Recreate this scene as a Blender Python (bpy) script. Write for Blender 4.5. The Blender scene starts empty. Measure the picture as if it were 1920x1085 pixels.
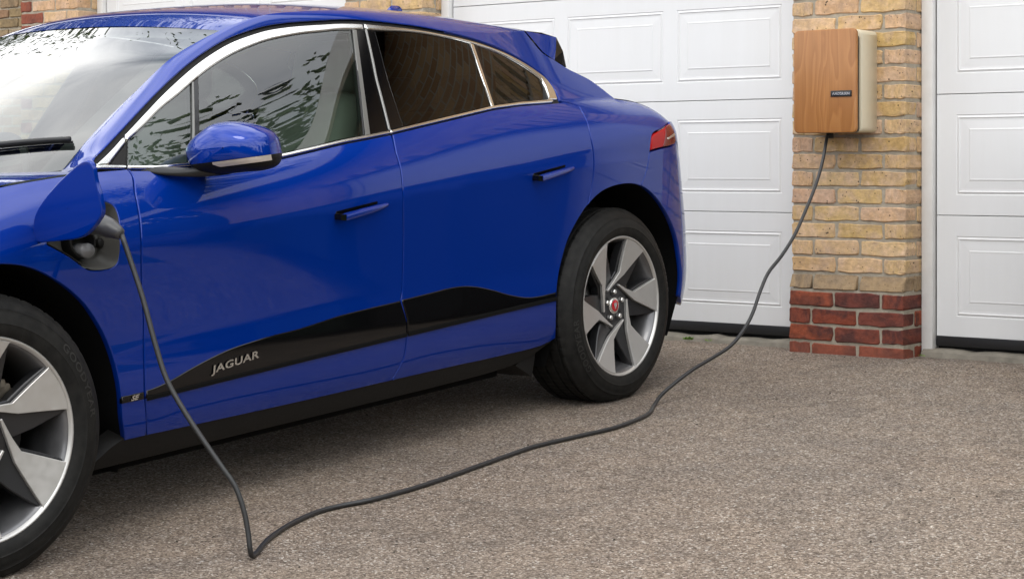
import bpy, bmesh, math, random
import numpy as np
from mathutils import Matrix, Vector
from mathutils.geometry import delaunay_2d_cdt

# ------------------------------------------------------------------ camera, sky, sun, exposure
sc = bpy.context.scene
COL = sc.collection
cam_d = bpy.data.cameras.new('camera'); cam = bpy.data.objects.new('camera', cam_d); COL.objects.link(cam)
cam_d.sensor_width = 36.0; cam_d.lens = 3480.0/1920*36
cam_d.shift_y = -(542.5-317.0)/1920
cam_d.clip_start = .05; cam_d.clip_end = 2000
cam.location = (0, 0, .807); cam.rotation_euler = (math.radians(90), 0, math.radians(37.8))
sc.camera = cam

SUN_EL, SUN_AZ = math.radians(52), math.radians(150)      # azimuth clockwise from +Y
wd = bpy.data.worlds.new('World'); sc.world = wd; wd.use_nodes = True
nt = wd.node_tree; nt.nodes.clear()
def wn(t, **k):
    n = nt.nodes.new(t)
    for a, v in k.items(): setattr(n, a, v)
    return n
sky = wn('ShaderNodeTexSky', sky_type='NISHITA', sun_disc=False)
sky.sun_elevation = SUN_EL; sky.sun_rotation = SUN_AZ; sky.air_density = 1.2; sky.dust_density = 2.0
tc = wn('ShaderNodeTexCoord')
sep = wn('ShaderNodeSeparateXYZ'); nt.links.new(tc.outputs['Generated'], sep.inputs[0])
zz = wn('ShaderNodeMath', operation='ABSOLUTE'); nt.links.new(sep.outputs[2], zz.inputs[0])
zp = wn('ShaderNodeMath', operation='ADD'); nt.links.new(zz.outputs[0], zp.inputs[0]); zp.inputs[1].default_value = .22
dv = wn('ShaderNodeVectorMath', operation='DIVIDE'); nt.links.new(tc.outputs['Generated'], dv.inputs[0])
cmb = wn('ShaderNodeCombineXYZ')
for i in range(3): nt.links.new(zp.outputs[0], cmb.inputs[i])
nt.links.new(cmb.outputs[0], dv.inputs[1])
no1 = wn('ShaderNodeTexNoise'); no1.inputs['Scale'].default_value = 1.3; no1.inputs['Detail'].default_value = 7; no1.inputs['Roughness'].default_value = .55; no1.inputs['Distortion'].default_value = .6
nt.links.new(dv.outputs[0], no1.inputs['Vector'])
r1 = wn('ShaderNodeValToRGB'); nt.links.new(no1.outputs['Fac'], r1.inputs[0])
r1.color_ramp.elements[0].position = .24; r1.color_ramp.elements[1].position = .42
no2 = wn('ShaderNodeTexNoise'); no2.inputs['Scale'].default_value = 2.4; no2.inputs['Detail'].default_value = 6
nt.links.new(dv.outputs[0], no2.inputs['Vector'])
r2 = wn('ShaderNodeValToRGB'); nt.links.new(no2.outputs['Fac'], r2.inputs[0])
r2.color_ramp.elements[0].position = .36; r2.color_ramp.elements[0].color = (10.5, 11.3, 12.6, 1)
r2.color_ramp.elements[1].position = .58; r2.color_ramp.elements[1].color = (27, 27, 26.9, 1)
mx = wn('ShaderNodeMix', data_type='RGBA'); nt.links.new(r1.outputs[0], mx.inputs[0])
nt.links.new(sky.outputs[0], mx.inputs[6]); nt.links.new(r2.outputs[0], mx.inputs[7])
bg = wn('ShaderNodeBackground'); bg.inputs[1].default_value = .10; nt.links.new(mx.outputs[2], bg.inputs[0])
wo = wn('ShaderNodeOutputWorld'); nt.links.new(bg.outputs[0], wo.inputs[0])

sl = bpy.data.lights.new('sun', 'SUN'); sl.energy = .6; sl.angle = math.radians(18); sl.color = (1, .96, .9)
so = bpy.data.objects.new('sun', sl); COL.objects.link(so)
sd = Vector((math.sin(SUN_AZ)*math.cos(SUN_EL), math.cos(SUN_AZ)*math.cos(SUN_EL), math.sin(SUN_EL)))
so.rotation_euler = sd.to_track_quat('Z', 'Y').to_euler(); so.location = sd*30

sc.view_settings.view_transform = 'Standard'; sc.view_settings.look = 'None'
sc.view_settings.gamma = 1; sc.view_settings.use_curve_mapping = False
sc.view_settings.exposure = .07
sc.render.engine = 'CYCLES'
sc.cycles.max_bounces = 10; sc.cycles.transparent_max_bounces = 12; sc.cycles.caustics_reflective = False; sc.cycles.caustics_refractive = False
sc.cycles.use_denoising = True
rnd = random.Random(7)

# ------------------------------------------------------------------ helpers
def tag(o, label=None, cat=None, group=None, kind=None):
    for k, v in (('label', label), ('category', cat), ('group', group), ('kind', kind)):
        if v: o[k] = v
    return o
def link(name, me, mat=None, parent=None, mw=None):
    o = bpy.data.objects.new(name, me); COL.objects.link(o)
    if mat is not None and me is not None and not me.materials: me.materials.append(mat)
    if parent is not None: o.parent = parent
    if mw is not None: o.matrix_local = mw
    return o
def empty(name, loc=(0, 0, 0), parent=None):
    o = bpy.data.objects.new(name, None); COL.objects.link(o); o.location = loc; o.empty_display_size = .1
    if parent is not None: o.parent = parent
    return o
def mesh(name, v, f, smooth=False, normals=None):
    me = bpy.data.meshes.new(name)
    me.from_pydata([tuple(map(float, p)) for p in v], [], [tuple(int(i) for i in q) for q in f])
    if smooth or normals is not None: me.polygons.foreach_set('use_smooth', [True]*len(me.polygons))
    me.update()
    if normals is not None: me.normals_split_custom_set_from_vertices([tuple(map(float, n)) for n in normals])
    return me
def bm_mesh(name, bm, smooth=False, ang=None):
    me = bpy.data.meshes.new(name); bmesh.ops.recalc_face_normals(bm, faces=bm.faces); bm.to_mesh(me); bm.free()
    if smooth or ang: me.polygons.foreach_set('use_smooth', [True]*len(me.polygons))
    if ang: me.set_sharp_from_angle(angle=math.radians(ang))
    me.update(); return me
def bm_box(bm, x0, x1, y0, y1, z0, z1, bev=0, seg=2):
    r = bmesh.ops.create_cube(bm, size=1)
    vs = r['verts']
    for v in vs:
        v.co = Vector(((x0+x1)/2+v.co.x*(x1-x0), (y0+y1)/2+v.co.y*(y1-y0), (z0+z1)/2+v.co.z*(z1-z0)))
    if bev:
        es = list({e for v in vs for e in v.link_edges})
        bmesh.ops.bevel(bm, geom=es, offset=bev, segments=seg, affect='EDGES', profile=.5)
def box_mesh(name, x0, x1, y0, y1, z0, z1, bev=0, seg=2):
    bm = bmesh.new(); bm_box(bm, x0, x1, y0, y1, z0, z1, bev, seg); return bm_mesh(name, bm, ang=40 if bev else None)
def grid_faces(m, n, flip=False, closed_n=False):
    f = []
    nn = n if closed_n else n-1
    for i in range(m-1):
        for j in range(nn):
            k = (j+1) % n
            q = (i*n+j, i*n+k, (i+1)*n+k, (i+1)*n+j)
            f.append(q[::-1] if flip else q)
    return f
def grid_mesh(name, G, flip=False, closed_n=False):
    G = np.asarray(G, float); m, n = G.shape[:2]
    return mesh(name, G.reshape(-1, 3), grid_faces(m, n, flip, closed_n), smooth=True)
def tube_mesh(name, pts, r, nseg=10, cap=True):
    pts = np.asarray(pts, float); T = np.gradient(pts, axis=0); T /= np.linalg.norm(T, axis=1)[:, None]
    up = np.array([0, 0, 1.]); 
    if abs(T[0] @ up) > .9: up = np.array([1., 0, 0])
    rr = np.broadcast_to(np.asarray(r, float), (len(pts),))
    v = []; nrm = np.cross(T[0], up); nrm /= np.linalg.norm(nrm)
    for p, t, q in zip(pts, T, rr):
        nrm = nrm-t*(nrm @ t); nrm /= np.linalg.norm(nrm); b = np.cross(t, nrm)
        for k in range(nseg):
            a = 2*math.pi*k/nseg; v.append(p+q*(math.cos(a)*nrm+math.sin(a)*b))
    f = grid_faces(len(pts), nseg, flip=True, closed_n=True)
    if cap: f += [tuple(range(nseg)), tuple(range((len(pts)-1)*nseg, len(pts)*nseg))[::-1]]
    return mesh(name, v, f, smooth=True)
def catmull(P, step):
    P = np.asarray(P, float); out = []
    Q = np.vstack([2*P[0]-P[1], P, 2*P[-1]-P[-2]])
    for i in range(1, len(Q)-2):
        n = max(1, int(math.ceil(np.linalg.norm(Q[i+1]-Q[i])/step)))
        # centripetal
        t0 = 0; t1 = t0+np.linalg.norm(Q[i]-Q[i-1])**.5+1e-9; t2 = t1+np.linalg.norm(Q[i+1]-Q[i])**.5+1e-9; t3 = t2+np.linalg.norm(Q[i+2]-Q[i+1])**.5+1e-9
        for k in range(n):
            t = t1+(t2-t1)*k/n
            A1 = (t1-t)/(t1-t0)*Q[i-1]+(t-t0)/(t1-t0)*Q[i]; A2 = (t2-t)/(t2-t1)*Q[i]+(t-t1)/(t2-t1)*Q[i+1]; A3 = (t3-t)/(t3-t2)*Q[i+1]+(t-t2)/(t3-t2)*Q[i+2]
            B1 = (t2-t)/(t2-t0)*A1+(t-t0)/(t2-t0)*A2; B2 = (t3-t)/(t3-t1)*A2+(t-t1)/(t3-t1)*A3
            out.append((t2-t)/(t2-t1)*B1+(t-t1)/(t2-t1)*B2)
    out.append(P[-1]); return np.array(out)
def text_geo(txt, size=1.0, sx=1.0, shear=0, bold=0, space=1.0, res=4):
    """flat glyph triangles of the built-in font: verts (n,2), faces"""
    cu = bpy.data.curves.new('txt', 'FONT'); cu.body = txt; cu.size = size; cu.shear = shear; cu.offset = bold; cu.space_character = space
    cu.resolution_u = res; cu.align_x = 'CENTER'; cu.align_y = 'CENTER'
    o = bpy.data.objects.new('txt', cu); COL.objects.link(o)
    dg = bpy.context.evaluated_depsgraph_get(); me = bpy.data.meshes.new_from_object(o.evaluated_get(dg))
    bm = bmesh.new(); bm.from_mesh(me); bmesh.ops.triangulate(bm, faces=bm.faces); bm.verts.ensure_lookup_table()
    V = np.array([(v.co.x*sx, v.co.y) for v in bm.verts]); F = [tuple(v.index for v in f.verts) for f in bm.faces]
    bm.free(); bpy.data.objects.remove(o); bpy.data.curves.remove(cu); bpy.data.meshes.remove(me)
    c = (V.max(0)+V.min(0))/2; V = V-c
    return V, F

# ------------------------------------------------------------------ materials
class MT:
    def __init__(s, name):
        s.m = bpy.data.materials.new(name); s.m.use_nodes = True; s.t = s.m.node_tree
        s.b = s.t.nodes['Principled BSDF']; s.out = s.t.nodes['Material Output']
    def n(s, t, **k):
        n = s.t.nodes.new(t)
        for a, v in k.items(): setattr(n, a, v)
        return n
    def l(s, a, b): s.t.links.new(a, b)
    def set(s, **k):
        for a, v in k.items():
            a = a.replace('_', ' ')
            if a in ('Base Color', 'Specular Tint', 'Emission Color') and len(v) == 3: v = (*v, 1)
            s.b.inputs[a].default_value = v
        return s
    def coord(s, kind='Object', scale=(1, 1, 1)):
        tc = s.n('ShaderNodeTexCoord'); mp = s.n('ShaderNodeMapping'); mp.inputs['Scale'].default_value = scale
        s.l(tc.outputs[kind], mp.inputs[0]); return mp.outputs[0]
    def noise(s, vec, scale, detail=4, rough=.5, dist=0):
        n = s.n('ShaderNodeTexNoise'); n.inputs['Scale'].default_value = scale; n.inputs['Detail'].default_value = detail
        n.inputs['Roughness'].default_value = rough; n.inputs['Distortion'].default_value = dist
        if vec is not None: s.l(vec, n.inputs['Vector'])
        return n.outputs['Fac']
    def ramp(s, fac, stops, interp='LINEAR'):
        r = s.n('ShaderNodeValToRGB'); r.color_ramp.interpolation = interp
        e = r.color_ramp.elements
        while len(e) < len(stops): e.new(.5)
        for el, (p, c) in zip(e, stops):
            el.position = p; el.color = (*c, 1) if len(c) == 3 else c
        s.l(fac, r.inputs[0]); return r.outputs[0]
    def mix(s, fac, a, b, bt='MIX'):
        m = s.n('ShaderNodeMix', data_type='RGBA', blend_type=bt)
        for sock, v in ((m.inputs[0], fac), (m.inputs[6], a), (m.inputs[7], b)):
            if hasattr(v, 'is_linked') or isinstance(v, bpy.types.NodeSocket): s.l(v, sock)
            elif isinstance(v, (int, float)): sock.default_value = v
            else: sock.default_value = (*v, 1) if len(v) == 3 else v
        return m.outputs[2]
    def math(s, op, a, b=0.0, clamp=False):
        m = s.n('ShaderNodeMath', operation=op, use_clamp=clamp)
        for sock, v in ((m.inputs[0], a), (m.inputs[1], b)):
            if isinstance(v, (int, float)): sock.default_value = v
            else: s.l(v, sock)
        return m.outputs[0]
    def bump(s, h, strength=.3, dist=.01):
        b = s.n('ShaderNodeBump'); b.inputs['Strength'].default_value = strength; b.inputs['Distance'].default_value = dist
        s.l(h, b.inputs['Height']); s.l(b.outputs[0], s.b.inputs['Normal']); return b
def simple(name, col, rough=.5, metal=0, coat=0, spec=.5, nz=0, nscale=40):
    M = MT(name); M.set(Base_Color=col, Roughness=rough, Metallic=metal, Coat_Weight=coat, Specular_IOR_Level=spec)
    if nz:
        f = M.noise(M.coord(), nscale, 5)
        M.l(M.mix(f, tuple(c*(1-nz) for c in col), tuple(min(1, c*(1+nz)) for c in col)), M.b.inputs['Base Color'])
        M.l(M.ramp(f, [(.3, (rough*.85,)*3), (.7, (min(1, rough*1.15),)*3)]), M.b.inputs['Roughness'])
    return M.m
M = MT('car_paint_blue'); M.set(Base_Color=(.0, .028, .27), Metallic=.35, Roughness=.38, Coat_Weight=1.0, Coat_Roughness=.012, Coat_IOR=1.51, Specular_IOR_Level=0)
dirt = M.noise(M.coord(), 9, 6, .65); M.l(M.ramp(dirt, [(.3, (.015,)*3), (.75, (.023,)*3)]), M.b.inputs['Coat Roughness'])
PAINT = M.m
BLACKGLOSS = simple('black_gloss_trim', (.003, .003, .0035), .07, 0, 0, .45)
RUBBER = simple('black_rubber', (.012, .012, .012), .65, 0, 0, .3)
LINER = simple('arch_liner_black', (.006, .006, .006), .9, 0, 0, .1)
PLASTIC = simple('dark_grey_plastic', (.011, .0105, .010), .5, 0, 0, .15, .25, 120)
CHROME = simple('satin_chrome', (.82, .82, .80), .16, 1)
SILVER = simple('machined_silver', (.58, .57, .55), .42, .7, .2, .5, .05, 60)
GUNMETAL = simple('gunmetal_paint', (.030, .030, .032), .36, .4, .25)
BARREL = simple('rim_barrel_grey', (.16, .16, .165), .36, .6, .3, .5, .3, 25)
DISC = simple('brake_disc_steel', (.10, .095, .09), .45, .8)
CALIPER = simple('brake_caliper_grey', (.20, .17, .13), .6, .2, 0, .5, .3, 40)
SEAT = simple('pale_seat_leather', (.25, .25, .225), .55, 0, 0, .4, .06, 30)
TRIMGREY = simple('interior_dark_trim', (.045, .045, .045), .6)
HEADLINE = simple('pale_headlining', (.45, .44, .41), .9)
RED = simple('red_enamel', (.45, .012, .02), .25, 0, .6)
WHITEMETAL = simple('bright_badge_metal', (.72, .71, .68), .25, .9)
def glass(name, tint, f0=.045, gain=1.0):
    M = MT(name); t = M.t; t.nodes.remove(M.b)
    geo = M.n('ShaderNodeNewGeometry'); dot = M.n('ShaderNodeVectorMath', operation='DOT_PRODUCT')
    M.l(geo.outputs['Normal'], dot.inputs[0]); M.l(geo.outputs['Incoming'], dot.inputs[1])
    a = M.math('ABSOLUTE', dot.outputs['Value']); c = M.math('POWER', M.math('SUBTRACT', 1.0, a), 5.0)
    F1 = M.math('ADD', M.math('MULTIPLY', c, 1-f0), f0, True); F = M.math('DIVIDE', M.math('MULTIPLY', F1, 2.0*gain), M.math('ADD', F1, 1.0), True)
    tr = M.n('ShaderNodeBsdfTransparent'); tr.inputs[0].default_value = (*tint, 1)
    gl = M.n('ShaderNodeBsdfGlossy'); gl.inputs['Roughness'].default_value = .004; gl.inputs[0].default_value = (1, 1, 1, 1)
    ms = M.n('ShaderNodeMixShader'); M.l(F, ms.inputs[0]); M.l(tr.outputs[0], ms.inputs[1]); M.l(gl.outputs[0], ms.inputs[2])
    M.l(ms.outputs[0], M.out.inputs[0]); return M.m
GLASS = glass('tinted_side_glass', (.62, .74, .66), gain=1.25); SCREEN = glass('windscreen_glass', (.42, .47, .45), gain=1.2); PRIVACY = glass('privacy_glass', (.05, .052, .048), gain=.5)
LAMPGLASS = glass('clear_lens', (.75, .72, .70))
M = MT('tail_light_red'); M.set(Base_Color=(.42, .002, .003), Roughness=.2, Coat_Weight=.0, Specular_IOR_Level=.35); 
REDLENS = M.m
REDDARK = simple('tail_light_smoked_red', (.16, .012, .012), .15, 0, .5)
# tyre
M = MT('tyre_rubber'); M.set(Roughness=.6, Specular_IOR_Level=.18)
f = M.noise(M.coord(), 30, 6, .6); M.l(M.ramp(f, [(.35, (.008, .008, .0078)), (.7, (.018, .0175, .016))]), M.b.inputs['Base Color'])
M.bump(M.noise(M.coord(), 240, 3), .15, .002); TYRE = M.m
TYRETEXT = simple('tyre_lettering', (.015, .0147, .0138), .5)
# driveway
M = MT('driveway_aggregate'); v = M.coord('Object')
vo = M.n('ShaderNodeTexVoronoi'); vo.inputs['Scale'].default_value = 175; vo.inputs['Randomness'].default_value = 1; M.l(v, vo.inputs['Vector'])
sp = M.n('ShaderNodeSeparateColor'); M.l(vo.outputs['Color'], sp.inputs[0])
stone = M.ramp(sp.outputs[0], [(0, (.125, .094, .071)), (.22, (.25, .193, .147)), (.5, (.375, .298, .233)), (.78, (.485, .395, .315)), (.93, (.61, .51, .425)), (1, (.85, .79, .71))])
vo2 = M.n('ShaderNodeTexVoronoi', feature='DISTANCE_TO_EDGE'); vo2.inputs['Scale'].default_value = 175; M.l(v, vo2.inputs['Vector'])
edge = M.ramp(vo2.outputs['Distance'], [(0, (.58,)*3), (.16, (1,)*3)])
c1 = M.mix(.75, stone, edge, 'MULTIPLY')
big = M.ramp(M.noise(v, .9, 5, .6, .5), [(.28, (.74, .74, .75)), (.5, (.97, .96, .95)), (.72, (1.12, 1.09, 1.05))])
med = M.ramp(M.noise(v, 6, 6, .7), [(.3, (.84, .845, .86)), (.7, (1.10, 1.08, 1.05))])
fine = M.ramp(M.noise(v, 55, 4, .7), [(.34, (.80,)*3), (.7, (1.12,)*3)])
stain = M.ramp(M.noise(v, 2.6, 6, .7, 1.0), [(.56, (1, 1, 1)), (.72, (.66, .66, .66))])
greyp = M.ramp(M.noise(v, .55, 4, .6, .8), [(.42, (0,)*3), (.66, (.55,)*3)])
c1 = M.mix(greyp, c1, M.mix(.8, c1, (.86, .94, 1.02), 'MULTIPLY'))
c2 = M.mix(1, M.mix(1, M.mix(1, M.mix(1, c1, big, 'MULTIPLY'), med, 'MULTIPLY'), fine, 'MULTIPLY'), stain, 'MULTIPLY')
M.l(c2, M.b.inputs['Base Color']); M.set(Roughness=.78, Specular_IOR_Level=.35)
hh = M.math('ADD', M.ramp(vo2.outputs['Distance'], [(0, (0,)*3), (.3, (1,)*3)]), M.math('MULTIPLY', sp.outputs[1], .6))
M.bump(hh, .85, .004); DRIVE = M.m
# bricks
def brick_mat(name, stops, patch, speck=.5, patchfac=.5, bands=True):
    M = MT(name); oi = M.n('ShaderNodeObjectInfo'); v = M.coord('Object')
    off = M.n('ShaderNodeVectorMath', operation='ADD'); sc3 = M.n('ShaderNodeVectorMath', operation='SCALE'); cm = M.n('ShaderNodeCombineXYZ')
    for i in range(3): M.l(oi.outputs['Random'], cm.inputs[i])
    M.l(cm.outputs[0], sc3.inputs[0]); sc3.inputs['Scale'].default_value = 37; M.l(v, off.inputs[0]); M.l(sc3.outputs[0], off.inputs[1]); v = off.outputs[0]
    base = M.ramp(oi.outputs['Random'], stops)
    p = M.ramp(M.noise(v, 11, 5, .6, .4), [(.42, (0,)*3), (.62, (1,)*3)])
    c = M.mix(M.math('MULTIPLY', p, patchfac), base, patch)
    c = M.mix(1, c, M.ramp(M.noise(v, 45, 5, .65), [(.3, (.74, .73, .72)), (.72, (1.14, 1.14, 1.13))]), 'MULTIPLY')
    vo = M.n('ShaderNodeTexVoronoi'); vo.inputs['Scale'].default_value = 46; M.l(v, vo.inputs['Vector'])
    th = M.math('MULTIPLY', M.noise(v, 20, 2), .36)
    dots = M.math('LESS_THAN', vo.outputs['Distance'], M.math('SUBTRACT', th, .055))
    dots = M.math('MULTIPLY', dots, speck)
    c = M.mix(dots, c, (.06, .045, .03))
    dirt = M.ramp(M.noise(v, 8, 6, .75), [(.50, (0,)*3), (.72, (.75,)*3)])
    c = M.mix(dirt, c, tuple(x*.50 for x in patch))
    M.l(c, M.b.inputs['Base Color']); M.set(Roughness=.88, Specular_IOR_Level=.2)
    h = M.math('SUBTRACT', M.math('ADD', M.noise(v, 60, 6, .7), M.math('MULTIPLY', M.noise(v, 14, 3), .8)), M.math('MULTIPLY', dots, .8))
    M.bump(h, .75, .006); return M.m
BUFF = brick_mat('buff_stock_brick', [(0, (.52, .34, .14)), (.2, (.64, .45, .23)), (.38, (.62, .40, .24)), (.5, (.54, .37, .15)), (.62, (.58, .36, .23)), (.8, (.70, .50, .26)), (.92, (.56, .38, .16)), (1, (.66, .45, .28))], (.66, .47, .35), .9, .6)
REDB = brick_mat('red_engineering_brick', [(0, (.24, .06, .035)), (.3, (.34, .09, .045)), (.6, (.15, .05, .042)), (1, (.29, .075, .042))], (.085, .038, .035), .3, .9)
REDB2 = brick_mat('clean_red_brick', [(0, (.25, .075, .048)), (1, (.32, .098, .058))], (.17, .07, .055), .15, .6)
PLINTH = brick_mat('weathered_plinth_brick', [(0, (.34, .24, .14)), (1, (.44, .32, .19))], (.22, .17, .13), .55, .6)
OLDB = brick_mat('dark_old_brick', [(0, (.26, .19, .10)), (.5, (.34, .25, .15)), (.8, (.22, .10, .06)), (1, (.40, .34, .24))], (.18, .14, .09), .6, .6)
M = MT('mortar'); v = M.coord('Object'); f = M.noise(v, 28, 6, .7)
M.l(M.ramp(f, [(.3, (.29, .255, .20)), (.7, (.45, .40, .32))]), M.b.inputs['Base Color']); M.set(Roughness=.95, Specular_IOR_Level=.15); M.bump(M.noise(v, 160, 5, .7), .7, .004); MORTAR = M.m
# far brickwork (seen only as a reflection or from the side)
M = MT('brickwork_above'); v = M.coord('Object'); rt = M.n('ShaderNodeMapping'); rt.inputs['Rotation'].default_value = (math.radians(90), 0, 0); M.l(v, rt.inputs[0])
bt = M.n('ShaderNodeTexBrick'); M.l(rt.outputs[0], bt.inputs['Vector'])
for k, x in (('Scale', 1), ('Mortar Size', .007), ('Brick Width', .225), ('Row Height', .075), ('Bias', 0)): bt.inputs[k].default_value = x
bt.inputs['Color1'].default_value = (.55, .36, .19, 1); bt.inputs['Color2'].default_value = (.36, .20, .10, 1); bt.inputs['Mortar'].default_value = (.46, .42, .34, 1)
M.l(bt.outputs['Color'], M.b.inputs['Base Color']); M.set(Roughness=.9); bb = M.bump(bt.outputs['Fac'], .6, .006); bb.invert = True; FARBRICK = M.m
# white painted doors
M = MT('white_garage_paint'); v = M.coord('Object'); f = M.noise(v, 3, 6, .6)
g = M.noise(M.coord('Object', (3, 3, 260)), 4, 3)
c = M.mix(f, (.72, .722, .725), (.76, .763, .765)); 
streak = M.ramp(M.noise(M.coord('Object', (9, 9, .7)), 1.6, 6, .7), [(.33, (.980, .978, .972)), (.62, (1, 1, 1))])
M.l(M.mix(1, c, streak, 'MULTIPLY'), M.b.inputs['Base Color'])
M.set(Roughness=.42, Specular_IOR_Level=.4); M.bump(g, .05, .002); WHITE = M.m
M = MT('white_frame_paint'); v = M.coord('Object'); f = M.noise(v, 12, 6, .6); M.l(M.ramp(f, [(.3, (.68, .67, .65)), (.7, (.76, .755, .74))]), M.b.inputs['Base Color']); M.set(Roughness=.5); FRAMEW = M.m
SEAL = simple('black_door_seal', (.012, .012, .013), .5)
CONC = simple('pale_concrete', (.22, .20, .165), .95, 0, 0, .2, .5, 18)
TILE = simple('brown_roof_tile', (.12, .055, .035), .85, 0, 0, .2, .3, 9)
PVC = simple('white_pvc', (.75, .75, .74), .35)
# wood
M = MT('cedar_front'); v = M.coord('Object'); 
mp = M.n('ShaderNodeMapping'); mp.inputs['Scale'].default_value = (1, 1, .17); M.l(v, mp.inputs[0])
dn = M.noise(mp.outputs[0], 5.5, 3, .5, .3)
rings = M.math('FRACT', M.math('MULTIPLY', dn, 13.0))
ringc = M.ramp(rings, [(0, (.28, .115, .030)), (.55, (.37, .165, .048)), (.86, (.45, .215, .07)), (.95, (.32, .13, .036)), (1, (.28, .115, .030))])
mp2 = M.n('ShaderNodeMapping'); mp2.inputs['Scale'].default_value = (1, 1, .015); M.l(v, mp2.inputs[0])
fib = M.ramp(M.noise(mp2.outputs[0], 260, 4, .7), [(.3, (.86, .85, .83)), (.7, (1.08, 1.08, 1.07))])
M.l(M.mix(1, M.mix(.5, ringc, (.38, .150, .034)), fib, 'MULTIPLY'), M.b.inputs['Base Color'])
M.set(Roughness=.42, Coat_Weight=.25, Coat_Roughness=.3); M.bump(M.noise(mp2.outputs[0], 260, 3), .06, .002); WOOD = M.m
CREAM = simple('cream_metal', (.66, .59, .44), .38, 0, .2, .5, .03, 10)
BLACKM = simple('black_satin', (.012, .012, .013), .4)
CABLE = simple('charging_cable_black', (.014, .0145, .0155), .42, 0, 0, .7, .25, 50)
PLUGM = simple('connector_grey_black', (.05, .05, .052), .4, 0, 0, .6)
ORANGE = simple('orange_cable_print', (.30, .07, .025), .6)
BARK = simple('bark', (.09, .065, .045), .9, 0, 0, .2, .4, 12)
def leaf(name, a, b):
    M = MT(name); oi = M.noise(M.coord('Object'), 1.3, 3); g = M.n('ShaderNodeNewGeometry')
    M.l(M.mix(g.outputs['Random Per Island'], a, b), M.b.inputs['Base Color']); M.set(Roughness=.55, Specular_IOR_Level=.3); return M.m
LEAF = leaf('foliage', (.035, .06, .015), (.10, .14, .035)); LEAF2 = leaf('hedge_foliage', (.025, .05, .015), (.06, .10, .03)); WEED = leaf('weed_leaf', (.10, .20, .03), (.22, .34, .06))
# ------------------------------------------------------------------ driveway (slopes down away from the garage)
WALLY = 7.25; SLOPE = .0562
def gz(y):
    if y > WALLY: return 0.0
    return -SLOPE*(WALLY-max(y, -7.0))
ys = [-600, -200, -60, -20, -9, -7, -4]+[-3+.5*i for i in range(21)]+[7.25, 7.6, 9, 14, 30, 80, 300, 700]
xs = [-700, -200, -60, -25, -12, -8, -6, -4, -2, 0, 2, 5, 12, 25, 60, 200, 700]
G = [[(x, y, gz(y)) for x in xs] for y in ys]
tag(link('driveway', grid_mesh('driveway', G, flip=False), DRIVE), 'brown grey bound aggregate driveway sloping down from the garage', 'driveway', kind='structure')

# ------------------------------------------------------------------ bricks
def brick_mesh(name, seed, chamfer=False):
    """unit brick .215 x .10 x .065, front face at y=0, centre of the face at the origin, uneven outline"""
    R = random.Random(seed); L, H, D = .2125, .0625, .10
    pts = []
    jag = .0034
    def side(a, b, n):
        for i in range(n):
            t = i/n; pts.append((a[0]+(b[0]-a[0])*t, a[1]+(b[1]-a[1])*t))
    c = .006; x, z = L/2, H/2
    for a, b, n in (((-x+c, -z), (x-c, -z), 4), ((x, -z+c), (x, z-c), 2), ((x-c, z), (-x+c, z), 4), ((-x, z-c), (-x, -z+c), 2)):
        side(a, b, n); pts.append(b)
    pts = [(p+R.uniform(-jag, jag), q+R.uniform(-jag, jag)) for p, q in pts]
    n = len(pts); v = []
    ins = .0035
    for p, q in pts: v.append((p*(1-ins/x), R.uniform(-.0012, .0012), q*(1-ins/z)))
    for p, q in pts: v.append((p, .0045+R.uniform(-.001, .001), q))
    for p, q in pts: v.append((p*.985, D, q*.97))
    if chamfer:
        v = [(a, b+max(0, (cc+z)/H)*.030, cc) for a, b, cc in v]
    f = [tuple(range(n))]
    for k in (0, n): f += [(k+i, k+n+i, k+n+(i+1) % n, k+(i+1) % n) for i in range(n)]
    return mesh(name, v, f)
BRICKS = [brick_mesh('brick', 100+i) for i in range(14)]
CHAM = [brick_mesh('plinth_brick', 300+i, True) for i in range(4)]
_bm = {}
def brick_data(i, mat, pool=BRICKS):
    k = (id(pool), i % len(pool), mat.name)
    if k not in _bm:
        me = pool[i % len(pool)].copy(); me.materials.clear(); me.materials.append(mat); _bm[k] = me
    return _bm[k]
_bi = [0]
def put_brick(parent, xc, y, zc, L, D, mat, pool=BRICKS, rz=0, name='brick'):
    _bi[0] += 1; i = rnd.randrange(1000)
    o = bpy.data.objects.new(name, brick_data(i, mat, pool)); COL.objects.link(o); o.parent = parent
    jz = 0 if pool is CHAM else rnd.uniform(-.0015, .0015)
    o.location = (xc+rnd.uniform(-.001, .001), y+rnd.uniform(-.002, .0015), zc+jz)
    o.scale = (L/.215, D/.10, 1); o.rotation_euler = (0, rnd.uniform(-.008, .008), rz+rnd.uniform(-.006, .006)); return o
PW = .5525
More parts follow.
